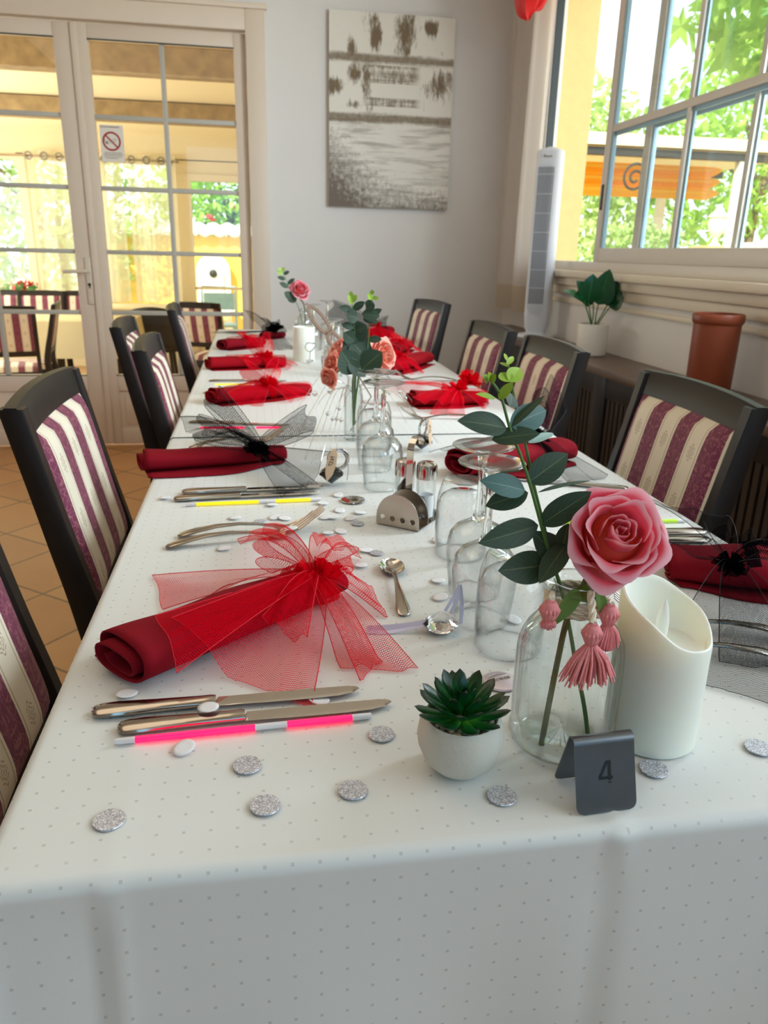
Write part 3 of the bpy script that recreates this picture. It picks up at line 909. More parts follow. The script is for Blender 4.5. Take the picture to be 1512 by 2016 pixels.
# ================================================================== chairs
def make_chair():
    r = thing('dining_chair', '', 'chair')
    hw = 0.195
    side = [(-0.085, 0.0), (-0.050, 0.2), (-0.014, 0.40), (-0.004, 0.50), (-0.020, 0.60), (-0.043, 0.70), (-0.065, 0.80), (-0.087, 0.90)]
    cv = spline([(x, 0, z) for x, z in side], 6)
    def at(z):
        for i in range(len(cv) - 1):
            if cv[i].z <= z <= cv[i + 1].z:
                return lerp(cv[i].x, cv[i + 1].x, (z - cv[i].z) / (cv[i + 1].z - cv[i].z))
        return cv[-1].x if z > 0.5 else cv[0].x
    for s in (-1, 1):
        secs = []
        for p in cv:
            d = 0.0160 + 0.006 * exp(-((p.z - 0.47) / 0.2) ** 2)
            yc = s * (hw - 0.0135)
            secs.append([(p.x - d, yc - 0.012, p.z), (p.x - d + 0.004, yc - 0.0135, p.z), (p.x + d - 0.004, yc - 0.0135, p.z), (p.x + d, yc - 0.011, p.z), (p.x + d, yc + 0.011, p.z), (p.x + d - 0.004, yc + 0.0135, p.z), (p.x - d + 0.004, yc + 0.0135, p.z), (p.x - d, yc + 0.012, p.z)])
        m = MB(); m.loft(secs); m.build('rear_leg', M['darkwood'], r)
    def rail(name, z0, z1, th, cr=0.0):
        secs = []
        for k in range(9):
            y = lerp(-hw + (0.0012 if cr else 0.02), hw - (0.0012 if cr else 0.02), k / 8)
            bow = -0.012 * (1 - (y / hw) ** 2)
            zt = z1 + cr * (1 - (y / hw) ** 2)
            sc = []
            for (dx, zz) in ((-th, z0), (th, z0), (th, zt - 0.006), (th - 0.006, zt), (-th + 0.006, zt), (-th, zt - 0.006)):
                sc.append((at(min(zz, 0.9)) + dx + bow, y, zz))
            secs.append(sc)
        m = MB(); m.loft(secs); m.build(name, M['darkwood'], r)
    rail('top_rail', 0.860, 0.902, 0.0135, 0.006)
    rail('lower_rail', 0.555, 0.592, 0.013)
    # upholstered back
    pw = hw - 0.027
    def front(u, v):
        y = lerp(-pw, pw, u); z = lerp(0.592, 0.861, v)
        e = (1 - abs(2 * u - 1) ** 6) * (1 - abs(2 * v - 1) ** 8)
        return (at(z) + 0.010 + 0.019 * e ** 0.5 - 0.010 * (1 - (y / hw) ** 2), y, z)
    def back(u, v):
        y = lerp(-pw, pw, u); z = lerp(0.592, 0.861, v)
        e = (1 - abs(2 * u - 1) ** 6) * (1 - abs(2 * v - 1) ** 8)
        return (at(z) - 0.006 - 0.007 * e ** 0.5 - 0.012 * (1 - (y / hw) ** 2), y, z)
    uvf = lambda u, v: (lerp(-pw, pw, u), lerp(0.0, 0.268, v))
    m = MB(); m.grid(front, 20, 20, uvf); m.grid(back, 20, 20, uvf); m.build('backrest', M['stripe'], r, fix=False, sharp=60)
    # seat
    m = MB()
    def seat(u, v):
        x = lerp(0.0, 0.40, v); y = lerp(-1, 1, u) * lerp(0.185, 0.215, v)
        e = (1 - abs(2 * u - 1) ** 5) * (1 - abs(2 * v - 1) ** 5)
        return (x, y, 0.445 + 0.04 * e ** 0.4)
    m.grid(seat, 18, 18, lambda u, v: (lerp(-0.2, 0.2, u), v * 0.4)); m.build('seat', M['stripe'], r, fix=False)
    m = MB(); m.box(0.0, -0.185, 0.385, 0.385, 0.185, 0.444, c=0.004); m.build('seat_frame', M['darkwood'], r)
    for s in (-1, 1):
        m = MB(); m.loft([[(0.372 + dx * k, s * 0.185 + dy * k, z) for dx, dy in ((-1, -1), (1, -1), (1, 1), (-1, 1))] for z, k in ((0.0, 0.013), (0.2, 0.016), (0.44, 0.021))]); m.build('front_leg', M['darkwood'], r)
    return r
chair = make_chair()
CG = 'striped dining chairs around the long table'
def put_chair(x, y, rz, label, z=0.0, group=CG, first=[True]):
    if first[0]:
        first[0] = False
        chair.location = (x, y, z); chair.rotation_euler = (0, 0, rz); chair['label'] = label; chair['group'] = group
        return chair
    return dup(chair, (x, y, z), rz, label, group)
L_ = 0.0
put_chair(-0.240, 0.668, 0.03, 'striped dining chair nearest the camera on the door side, cut by the picture edge')
put_chair(-0.243, 1.262, 0.02, 'striped dining chair beside the nearest red tulle napkin, second along the door side')
put_chair(-0.298, 2.385, 0.05, 'striped dining chair on the door side pulled furthest out from the table')
put_chair(-0.167, 1.885, 0.04, 'striped dining chair pushed in close to the table before the glass doors')
put_chair(-0.216, 3.02, 0.06, 'striped dining chair at the far end of the door side')
put_chair(0.668, 1.225, pi - 0.04, 'striped dining chair behind the large pink rose on the window side')
put_chair(0.663, 1.885, pi - 0.01, 'striped dining chair before the potted plant on the ledge, second on the window side')
put_chair(0.643, 2.36, pi + 0.02, 'striped dining chair in front of the tower fan on the window side')
put_chair(0.714, 3.53, pi + 0.16, 'striped dining chair standing furthest away beside the white back wall')

# ================================================================== the long table
TX0, TX1, TY0 = -0.168, 0.615, 0.39
TZ = 0.75
def dining_table(y0, y1, label):
    t = thing('dining_table', label, 'table', ((TX0 + TX1) / 2, (y0 + y1) / 2, 0))
    hx, hy = (TX1 - TX0) / 2 - 0.006, (y1 - y0) / 2
    m = MB(); m.box(-hx, -hy, 0.72, hx, hy, TZ - 0.0012, c=0.004); m.build('tabletop', M['darkwood'], t)
    for sx in (-1, 1):
        for sy in (-1, 1):
            m = MB(); m.box(sx * (hx - 0.1) - 0.025, sy * (hy - 0.14) - 0.025, 0, sx * (hx - 0.1) + 0.025, sy * (hy - 0.14) + 0.025, 0.72, c=0.004); m.build('leg', M['darkwood'], t)
    return t
dining_table(TY0 + 0.008, 1.545, 'table under the nearer white dotted cloth')
dining_table(1.555, 3.69, 'table under the farther white cloth')

def cloth(name, y0, y1, drop_near, drop_far, label, zoff=0.0, creases=()):
    """sheet developed flat (s across, t along), bent over the table edges"""
    W = TX1 - TX0; D = 0.215; rad = 0.010
    m = MB()
    def bend(a):
        """overhang a -> (outward, down)"""
        q = rad * pi / 2
        if a <= 0: return 0.0, 0.0
        if a < q: return rad * sin(a / rad), rad * (1 - cos(a / rad))
        return rad, rad + (a - q)
    ss = [-D + D * k / 40 for k in range(40)] + [W * k / 90 for k in range(91)] + [W + D * (k + 1) / 40 for k in range(40)]
    ss = sorted(set(ss + [-0.016 + 0.002 * k for k in range(9)] + [W + 0.002 * k for k in range(9)]))
    tt = []
    if drop_near: tt += [-drop_near + drop_near * k / 45 for k in range(45)] + [-0.016 + 0.002 * k for k in range(8)]
    n = int((y1 - y0) / 0.012)
    tt += [(y1 - y0) * k / n for k in range(n + 1)]
    if drop_far: tt += [(y1 - y0) + drop_far * (k + 1) / 20 for k in range(20)]
    tt = sorted(set(tt))
    vs = []; uv = []
    for s in ss:
        for t in tt:
            a = max(0, -s, s - W); sg = -1 if s < 0 else 1
            b = max(0, -t, t - (y1 - y0)); tg = -1 if t < 0 else 1
            oa, da = bend(a); ob, db = bend(b)
            x = TX0 + min(max(s, 0), W) + sg * (oa if a > 0 else 0)
            y = y0 + min(max(t, 0), y1 - y0) + tg * (ob if b > 0 else 0)
            dn = max(da, db)
            mn = min(a, b)
            if mn > 0:                               # corner: a soft fold stands out diagonally
                wa = a / (a + b)
                fo = mn * 0.62
                x += sg * fo * (0.5 + 0.35 * wa); y += tg * fo * (0.85 - 0.35 * wa)
                dn = (da ** 6 + db ** 6) ** (1 / 6)
            # gentle waves in the hanging part
            if b > 0.01:
                y += tg * (0.012 * sin(s * 11 + 0.8) * sm(b / 0.3) + 0.004 * sin(s * 29 + 2) * sm(b / 0.25) + 0.010 * sm(b / 0.3))
            if a > 0.01:
                x += sg * (0.006 * sin(t * 9) * sm(a / 0.3) + 0.004 * sm(a / 0.3))
            z = TZ + zoff - dn
            for cs, amp in creases:                   # pressed fold lines
                d = (s - cs)
                g = exp(-(d / 0.0034) ** 2) * amp
                if b > 0.008:
                    y += tg * g + tg * 0.007 * (-exp(-(max(0, -d) / 0.016)) if d < 0 else 0) * sm(b / 0.06)
                else: z += g * 0.35
            if a == 0 and b == 0:
                z += 0.0006 * noise.noise(Vector((s * 7, t * 7, 0.3)))
            vs.append((x, y, z)); uv.append((s, t))
    nt = len(tt); fs = []
    for i in range(len(ss) - 1):
        for j in range(nt - 1):
            q = i * nt + j
            fs.append((q, q + nt, q + nt + 1, q + 1))
    m.add(vs, fs, uv)
    o = m.build(name, M['cloth'], None, fix=False, sharp=80)
    return tag(o, label, 'tablecloth')
cloth('tablecloth', TY0, 1.535, 0.40, 0.0, 'white satin tablecloth with small dots on the nearer table', 0.0, ((0.069, 0.002), (0.401, 0.0050)))
cloth('tablecloth', 1.525, 3.70, 0.0, 0.3, 'white cloth on the farther table behind the seam', 0.0025)
TZ = 0.7508

def pt(px, py, dz=0.0): return P(px, py, z=TZ + dz)

# ------------------------------------------------------------------ table number
a = pt(1136, 1607); b = pt(1253, 1591)
ang = atan2(b.y - a.y, b.x - a.x)
tn = thing('table_number', 'folded steel table number 4 standing at the table edge', 'sign', (a + b) / 2, ang)
m = MB()
hw, hh, dp, rr_ = 0.0222, 0.049, 0.0195, 0.0042
prof = [(0.0, 0.0)] + [(0.0 + (dp - rr_) * k / 6, (hh - rr_) * k / 6) for k in range(1, 7)]
c0 = (dp, hh - rr_ - 0.0005)
th0 = atan2(prof[-1][1] - c0[1], prof[-1][0] - c0[0])
arc = [(dp + 0.0048 * cos(t_), hh - 0.0060 + 0.0062 * sin(t_)) for t_ in [pi * 0.93 - (pi * 0.86) * k / 10 for k in range(11)]]
back = [(2 * dp - (dp - rr_) * k / 6, (hh - rr_) * k / 6) for k in range(6, -1, -1)]
full = prof[:-1] + arc + back[1:]
secs = []
NS = len(full)
def half(i):
    # rounded corners at both lower edges
    d_ = min(i, NS - 1 - i)
    zz = full[i][1]
    return hw - (0.005 * (1 - min(1, zz / 0.0055)) ** 2)
full2 = []
for i, (yy_, zz) in enumerate(full):
    full2.append((yy_, zz))
extra = [(0.0 + (dp - rr_) / (hh - rr_) * z_, z_) for z_ in (0.0, 0.001, 0.002, 0.0035, 0.0055)]
full = extra + [p for p in prof[1:-1] if p[1] > 0.006] + arc + [p for p in back[1:] if p[1] > 0.006] + [(2 * dp - e[0], e[1]) for e in reversed(extra)]
vs = []
for (yy_, zz) in full:
    h_ = hw - 0.0055 * (1 - sqrt(max(0, 1 - (1 - min(1, zz / 0.0055)) ** 2)))
    for k in range(5): vs.append((lerp(-h_, h_, k / 4), yy_, zz))
fs = [(i * 5 + j, i * 5 + j + 1, i * 5 + j + 6, i * 5 + j + 5) for i in range(len(full) - 1) for j in range(4)]
m.add(vs, fs)
o = m.build('folded_sheet', M['brushed'], tn, fix=False, sharp=60)
sd = o.modifiers.new('thick', 'SOLIDIFY'); sd.thickness = 0.0009; sd.offset = 0
es_ = o.modifiers.new('split', 'EDGE_SPLIT'); es_.split_angle = radians(40)
# the 4, drawn on the front face
sl = atan2(hh - rr_, dp - rr_)
F = Matrix(((1, 0, 0, 0), (0, cos(sl), -sin(sl), 0), (0, sin(sl), cos(sl), 0), (0, 0, 0, 1)))
FM = F @ T(-0.001, 0, -0.0009)
m = MB()
H0 = 0.0185
def plate(pts): m.prism([(p[0], p[1] + H0) for p in pts], 0.0, 0.0003, Matrix(((1, 0, 0, 0), (0, cos(sl), 0, 0), (0, sin(sl), 0, 0), (0, 0, 0, 1))) @ T(0, 0, 0))
def plq(pts):
    v0 = []
    for (x_, h_) in pts:
        h2 = h_ + H0
        v0.append((x_, h2 * cos(sl) - 0.0007 * sin(sl), h2 * sin(sl) + 0.0007 * cos(sl) * 0 + 0.0))
    m.add(v0, [tuple(range(len(pts)))])
plq([(-0.0052, 0.0045), (0.0052, 0.0045), (0.0052, 0.0066), (-0.0052, 0.0066)])
plq([(0.0016, 0.0066), (0.0040, 0.0066), (0.0040, 0.0172), (0.0016, 0.0172)])
plq([(0.0016, 0.0018), (0.0040, 0.0018), (0.0040, 0.0027), (0.0016, 0.0027)])
plq([(0.0016, 0.0022 + 0.0023), (0.0040, 0.0045), (0.0040, 0.0036), (0.0016, 0.0036)])
plq([(-0.0052, 0.0066), (-0.0030, 0.0066), (0.0016, 0.0152), (0.0016, 0.0172), (0.0004, 0.0172)])
m.build('number_4', M['black'], tn, smooth=False, fix=False)

# ------------------------------------------------------------------ succulent
sp_ = Vector((0.1385, 0.458, TZ))
su = thing('succulent_plant', 'small green succulent in a round concrete pot beside the steel table number', 'plant', sp_)
m = MB(); m.lathe([(0.001, 0), (0.015, 0), (0.019, 0.002), (0.0265, 0.010), (0.0308, 0.021), (0.0318, 0.028), (0.0305, 0.037), (0.0275, 0.043), (0.0262, 0.0442), (0.0248, 0.043), (0.0245, 0.037), (0.001, 0.036)], 48); m.build('pot', M['concrete'], su)
m = MB(); rs = random.Random(3)
for k in range(95):
    a = rs.uniform(0, 2 * pi); r_ = 0.0232 * sqrt(rs.random())
    m.sphere((r_ * cos(a), r_ * sin(a), 0.0385 + rs.uniform(0, 0.003)), 0.0021, 6, (rs.uniform(0.7, 1.4), rs.uniform(0.7, 1.4), 0.8))
o = m.build('pebbles', M['pebble'], su); o['kind'] = 'stuff'
def fatleaf(m, az, tilt, L, wd, z0, r0):
    d = Vector((cos(az) * cos(tilt), sin(az) * cos(tilt), sin(tilt)))
    s_ = Vector((-sin(az), cos(az), 0)); n_ = d.cross(s_) * -1
    o_ = Vector((cos(az) * r0, sin(az) * r0, z0))
    secs = []; uvs = []
    N = 9
    for i in range(N + 1):
        t = i / N
        wv = wd / 2 * (0.45 + 0.9 * t - 0.1 * t * t) if t < 0.6 else wd / 2 * (0.954 * sqrt(max(0.0004, 1 - ((t - 0.6) / 0.4) ** 1.7)))
        th = wd * 0.24 * (1 - 0.75 * t * t) * (1 if t < 0.97 else 0.4)
        c = o_ + d * (L * t) + Vector((0, 0, L * 0.22 * t * t))
        ring = []
        for k in range(10):
            a = 2 * pi * k / 10
            up = sin(a) * th
            if sin(a) > 0: up *= 0.35
            ring.append(c + s_ * (cos(a) * wv) + n_ * (-up))
        secs.append(ring); uvs.append([(t, k / 10) for k in range(10)])
    m.loft(secs, True, True, uvs)
m = MB(); rs = random.Random(5)
for (n, tilt, L, wd, z0, r0, ph) in ((11, 0.10, 0.030, 0.0125, 0.043, 0.006, 0.1), (11, 0.42, 0.0275, 0.0125, 0.046, 0.005, 0.4), (9, 0.78, 0.024, 0.0115, 0.048, 0.004, 0.0), (6, 1.08, 0.019, 0.0095, 0.05, 0.002, 0.3), (4, 1.35, 0.013, 0.007, 0.051, 0.001, 0.6)):
    for k in range(n): fatleaf(m, 2 * pi * k / n + ph + rs.uniform(-0.08, 0.08), tilt + rs.uniform(-0.07, 0.07), L * rs.uniform(0.92, 1.08), wd, z0, r0)
m.build('leaf_rosette', M['succ'], su, sharp=70)

# ------------------------------------------------------------------ bottle vases, eucalyptus, roses
def bottle_vase(name, label, loc, sc=1.0, tassels=True, n=16):
    t = thing(name, label, 'vase', loc)
    rib = lambda a, z: (0.030 * abs(cos(n / 2 * a)) if 0.006 < z / sc < 0.088 else 0)
    outer = [(0.030, 0.0), (0.0375, 0.002), (0.040, 0.007), (0.0398, 0.014), (0.0385, 0.020), (0.0392, 0.030), (0.0392, 0.075), (0.038, 0.087), (0.034, 0.098), (0.027, 0.107), (0.0205, 0.112), (0.0185, 0.116), (0.0185, 0.127), (0.0235, 0.1295), (0.0255, 0.1325), (0.0235, 0.1355), (0.0185, 0.1365)]
    inner = [(0.0168, 0.1355), (0.0158, 0.128), (0.0158, 0.114), (0.024, 0.105), (0.0315, 0.096), (0.0355, 0.086), (0.0365, 0.075), (0.0365, 0.026), (0.0345, 0.017), (0.02, 0.0135), (0.001, 0.0125)]
    m = MB()
    m.lathe([(0.001, 0.001)] + [(r * sc, z * sc) for r, z in outer] + [(r * sc, z * sc) for r, z in inner], 96, rib=rib)
    m.build('glass_body', M['vaseglass'], t, sharp=60)
    return t
vz = Vector((0.2265, 0.480, TZ))
vase = bottle_vase('bottle_vase', 'ribbed clear glass bottle vase beside the white pillar candle', vz)
vase.rotation_euler = (0, 0, 0.1)
def rope(m, pts, r):
    L = 0; q = [Vector(p) for p in pts]
    for s_ in (0, 1, 2):
        out = []
        for i, p in enumerate(q):
            t = (q[min(i + 1, len(q) - 1)] - q[max(0, i - 1)]).normalized()
            a = t.orthogonal().normalized(); b_ = t.cross(a)
            ph = i * 0.8 + s_ * 2 * pi / 3
            out.append(p + (a * cos(ph) + b_ * sin(ph)) * r * 0.55)
        m.tube(out, r * 0.62, 6)
def tassel(parent, top, knot, L, spread, seed):
    m = MB(); rope(m, [Vector(top).lerp(Vector(knot), k / 9) for k in range(10)], 0.0026)
    m.build('braided_cord', M['cord'], parent)
    k = Vector(knot); rs = random.Random(seed)
    ts = thing_part('tassel', parent)
    m = MB()
    m.sphere((k.x, k.y, k.z - 0.0075), 0.0066, 10, (1, 1, 1.2))
    for j in range(16):
        a = 2 * pi * j / 16
        m.tube([k + Vector((cos(a) * 0.002, sin(a) * 0.002, 0)), k + Vector((cos(a) * 0.0068, sin(a) * 0.0068, -0.007)), k + Vector((cos(a) * 0.003, sin(a) * 0.003, -0.0155))], 0.0009, 4)
    m.build('tassel_head', M['tassel'], ts)
    m = MB()
    for j in range(150):
        a = rs.uniform(0, 2 * pi); q = sqrt(rs.random())
        e = Vector((cos(a) * spread * q, sin(a) * spread * q * 0.6, -L * (1 - 0.12 * q * q) * rs.uniform(0.9, 1.04)))
        s0 = Vector((cos(a) * 0.0028 * q, sin(a) * 0.0028 * q, -0.0155))
        m.tube([k + s0, k + s0.lerp(e, 0.4) + Vector((cos(a), sin(a), 0)) * spread * 0.14 * q, k + e.lerp(s0, 0.2) + Vector((cos(a), sin(a), 0)) * spread * 0.05 * q, k + e], [0.0008, 0.0008, 0.0007, 0.0005], 4, False)
    m.build('tassel_fringe', M['tassel'], ts)
def thing_part(name, parent):
    o = bpy.data.objects.new(name, None); C.objects.link(o); o.parent = parent; return o
m = MB()
for q in (0.1165, 0.1205, 0.1245): rope(m, [(0.0208 * cos(2 * pi * k / 40), 0.0208 * sin(2 * pi * k / 40), q) for k in range(41)], 0.0024)
m.build('neck_cord', M['cord'], vase)
iv = vase.matrix_basis.inverted()
def loc_v(px, py, yo): return (Matrix.Translation(vz) @ R(0.1, 'Z')).inverted() @ P(px, py, y=vz.y + yo)
tassel(vase, loc_v(1163, 1166, -0.026), loc_v(1168, 1228, -0.046), 0.0475, 0.0215, 1)
tassel(vase, loc_v(1190, 1175, -0.014), loc_v(1202, 1190, -0.030), 0.036, 0.011, 2)
tassel(vase, loc_v(1086, 1168, -0.010), loc_v(1084, 1182, -0.030), 0.022, 0.006, 3)

def rose_bloom(m, R0, seed=1, n=22):
    """petals around the +Z axis: a tight spiral heart, then wide cupped petals with rolled lips"""
    rs = random.Random(seed)
    for i in range(n):
        t = i / (n - 1)
        phi = i * 2.39996 + rs.uniform(-0.3, 0.3)
        heart = t < 0.34
        A = lerp(1.9, 1.25, t / 0.34) if heart else lerp(1.12, 0.98, t)
        rb = R0 * (lerp(0.07, 0.40, t / 0.34) if heart else lerp(0.50, 0.98, (t - 0.34) / 0.66))
        top_z = R0 * (lerp(0.66, 0.74, t / 0.34) if heart else lerp(0.80, 0.36, ((t - 0.34) / 0.66) ** 1.3)) * rs.uniform(0.94, 1.06)
        zb = -R0 * lerp(0.35, 0.74, t)
        curl = 0.0 if heart else R0 * lerp(0.05, 0.34, t) * rs.uniform(0.7, 1.25)
        ph2 = rs.uniform(0, 6)
        lean = rs.uniform(-0.2, 0.2)
        def fn(u, v):
            uu = 2 * u - 1
            top = 1 - 0.24 * abs(uu) ** 2.6 + 0.025 * sin(uu * 6 + ph2)
            vv = v * top
            wsh = 0.30 + 0.70 * sin(pi * min(1, 0.12 + vv * 0.52))
            a = phi + uu * A * wsh + lean * vv
            belly = sin(min(1.0, vv * 1.1) * pi * 0.55) ** 0.75
            lip = max(0, vv - 0.70)
            r = rb * (0.15 + 0.85 * belly) * (1 - (0.22 if heart else 0.10) * max(0, vv - 0.6)) + curl * lip ** 2 * 13 * (0.75 + 0.25 * cos(uu * 3.2 + ph2)) + R0 * 0.012 * sin(uu * 8 + ph2) * vv
            if heart: r += uu * rb * 0.16
            z = zb + (top_z - zb) * vv - curl * lip ** 2 * 11
            return (r * cos(a), r * sin(a), z)
        m.grid(fn, 18, 14, lambda u, v: (u, v))

def rose(name, label, centre, axis, R0, stem_pts, seed, mt='rose', sep=True, loc=None, n=22, sepdirs=None):
    o_ = Vector(loc if loc is not None else stem_pts[-1])
    r = thing(name, label, 'flower', o_)
    MM = T(*-o_) @ frame(Vector(centre), axis, (1, 0.2, 0.1))
    m = MB(); rose_bloom(m, R0, seed, n)
    m.sphere((0, 0, -0.12 * R0), R0 * 0.62, 12, (1, 1, 0.8))
    m.v = [MM @ p for p in m.v]
    m.build('bloom', M[mt], r, fix=False, sharp=180)
    m = MB(); m.tube([p - o_ for p in spline(stem_pts, 6)], R0 * 0.07, 8)
    m.build('stem', M['stem'], r)
    if sepdirs:
        for (a_, b_, wd) in sepdirs:
            m = MB(); leafblade(m, Vector(a_) - o_, Vector(b_) - o_, wd, (-0.1, -0.9, 0.3), 0.15, 0.25, 10, 6)
            m.build('sepal', M['sepal'], r, fix=False)
    return r
rc_ = P(1206, 1060, y=0.468)
yv = 0.486
rose('pink_rose', 'large pink rose standing in the ribbed bottle vase', rc_, (-0.10, -0.78, 0.60), 0.0345,
     [rc_ + Vector((0.0, 0.02, -0.022)), P(1150, 1150, y=yv), P(1118, 1215, y=yv), P(1098, 1300, y=yv), P(1078, 1400, y=yv - 0.004), P(1062, 1488, y=yv - 0.012)], 3,
     sepdirs=[(P(1140, 1160, y=0.462), P(1086, 1236, y=0.452), 0.0115), (P(1178, 1162, y=0.455), P(1196, 1232, y=0.447), 0.0075), (P(1135, 1158, y=0.47), P(1165, 1186, y=0.455), 0.013)])

# eucalyptus beside the rose
eu = thing('eucalyptus_sprig', 'dark green eucalyptus sprig in the vase with the large pink rose', 'foliage', P(1155, 1470, y=yv))
eo = Vector(eu.location)
ye = 0.487
main = [P(px, py, y=yy_) for px, py, yy_ in ((1160, 1470, yv), (1150, 1390, yv), (1134, 1310, yv), (1122, 1240, yv), (1105, 1160, ye), (1080, 1085, ye), (1062, 1020, ye), (1046, 962, ye), (1026, 900, ye), (1003, 840, ye), (986, 780, ye), (966, 748, ye))]
sec = [P(px, py, y=ye + 0.012) for px, py in ((1083, 1090), (1068, 1025), (1052, 960), (1036, 882), (1022, 822), (1010, 770), (1001, 722), (997, 700))]
m = MB(); sp1 = spline([p - eo for p in main], 5); m.tube(sp1, [lerp(0.0019, 0.0009, i / (len(sp1) - 1)) for i in range(len(sp1))], 8); m.build('stem', M['gstem'], eu)
m = MB(); sp2 = spline([p - eo for p in sec], 5); m.tube(sp2, [lerp(0.0015, 0.0006, i / (len(sp2) - 1)) for i in range(len(sp2))], 8); m.build('stem', M['gstem'], eu)
LF = [  # attach px, tip px, width px, material, depth shift, normal
    ((998, 843), (903, 826), 44, 'euc', -0.008, (0.1, -0.75, 0.6)), ((1003, 838), (1079, 806), 48, 'eucteal', 0.014, (0.2, -0.8, 0.4)), ((1004, 842), (1072, 776), 17, 'euc', 0.004, (-0.6, -0.5, 0.3)),
    ((968, 866), (1064, 851), 35, 'euc', -0.006, (0.0, -0.75, 0.7)), ((1040, 872), (1093, 850), 16, 'eucpale', 0.02, (0.2, -0.6, 0.8)), ((1040, 950), (1120, 892), 50, 'euc', 0.004, (-0.3, -0.9, 0.3)),
    ((1034, 966), (948, 945), 42, 'eucteal', -0.008, (0.1, -0.8, 0.5)), ((1040, 970), (955, 996), 40, 'euc', 0.006, (0.0, -0.85, 0.5)), ((1058, 970), (1165, 941), 10, 'euc', 0.014, (0.2, -0.3, 0.95)),
    ((1064, 1033), (1164, 968), 46, 'euc', -0.012, (-0.3, -0.85, 0.4)), ((1060, 1034), (945, 1070), 50, 'euc', -0.014, (0.2, -0.9, 0.3)), ((1080, 1112), (984, 1124), 60, 'euc', -0.014, (0.1, -0.9, 0.35)),
    ((1112, 1112), (1050, 1046), 52, 'euc', 0.002, (0.2, -0.9, 0.2)), ((1116, 1070), (1062, 1146), 42, 'euc', -0.02, (-0.6, -0.75, 0.2)), ((1119, 1030), (1100, 1110), 34, 'euc', 0.0, (-0.4, -0.8, 0.2)),
    ((1003, 800), (1010, 775), 30, 'euc', 0.01, (0.2, -0.9, 0.2)), ((1030, 926), (958, 935), 7, 'euc', 0.005, (0.0, -0.25, 1)), ((975, 785), (938, 774), 13, 'lime', -0.004, (0.1, -0.6, 0.8)),
    ((982, 786), (1010, 752), 17, 'lime', -0.006, (-0.3, -0.9, 0.3)), ((1003, 752), (986, 732), 26, 'lime', 0.008, (0.1, -0.8, 0.6)), ((1003, 752), (1024, 722), 28, 'lime', 0.012, (-0.2, -0.9, 0.4)),
    ((999, 722), (985, 712), 12, 'lime', 0.01, (0.1, -0.8, 0.6)), ((998, 718), (1012, 700), 10, 'lime', 0.01, (-0.2, -0.9, 0.4)), ((997, 710), (994, 694), 7, 'lime', 0.01, (0, -1, 0.2)), ((960, 752), (952, 738), 14, 'lime', -0.004, (0.1, -0.8, 0.6)), ((966, 752), (976, 738), 14, 'lime', -0.006, (-0.1, -0.8, 0.6)), ((963, 750), (963, 733), 12, 'lime', -0.008, (0, -0.9, 0.5))]
PXM = 0.56 / FPX
for (a_, b_, wd, mt, dy, nr) in LF:
    m = MB(); leafblade(m, P(a_[0], a_[1], y=ye) - eo, P(b_[0], b_[1], y=ye + dy) - eo, wd * PXM * 1.08, nr, 0.14, 0.14, 14, 8, 0.85, 2.3)
    m.build('leaf', M[mt], eu, fix=False)

# ------------------------------------------------------------------ big candle
cb = Vector((0.2995, 0.478, TZ))
cd = thing('pillar_candle', 'large ivory pillar candle with slanted rim behind the table number', 'candle', cb)
def rimz(a): return 0.110 + 0.019 * cos(a - radians(128)) + 0.0022 * sin(2 * a + 0.6) + 0.001 * sin(5 * a + 1)
n = 64; secs = []
def ring(r, zf): return [(r * cos(2 * pi * k / n), r * sin(2 * pi * k / n), zf(2 * pi * k / n)) for k in range(n)]
CR = 0.0352
secs = [ring(0.001, lambda a: 0.0005), ring(CR * 0.95, lambda a: 0.0), ring(CR, lambda a: 0.002)] + [ring(CR, lambda a, q=q: lerp(0.002, rimz(a) - 0.003, q)) for q in (0.25, 0.5, 0.75, 1.0)]
secs += [ring(CR * 0.985, lambda a: rimz(a) - 0.0008), ring(CR * 0.95, lambda a: rimz(a)), ring(CR * 0.91, lambda a: rimz(a) - 0.001), ring(CR * 0.88, lambda a: rimz(a) - 0.004), ring(CR * 0.84, lambda a: lerp(rimz(a), 0.085, 0.6)), ring(CR * 0.7, lambda a: 0.084), ring(0.001, lambda a: 0.082)]
m = MB(); m.loft(secs, True, False); m.build('wax_body', M['candle'], cd)
m = MB(); m.lathe([(0.0045, 0.083), (0.005, 0.09), (0.0048, 0.098), (0.0035, 0.107), (0.0012, 0.115), (0.0003, 0.117)], 16, T(0.0, 0.004, 0)); m.build('plastic_flame', M['wick'], cd)

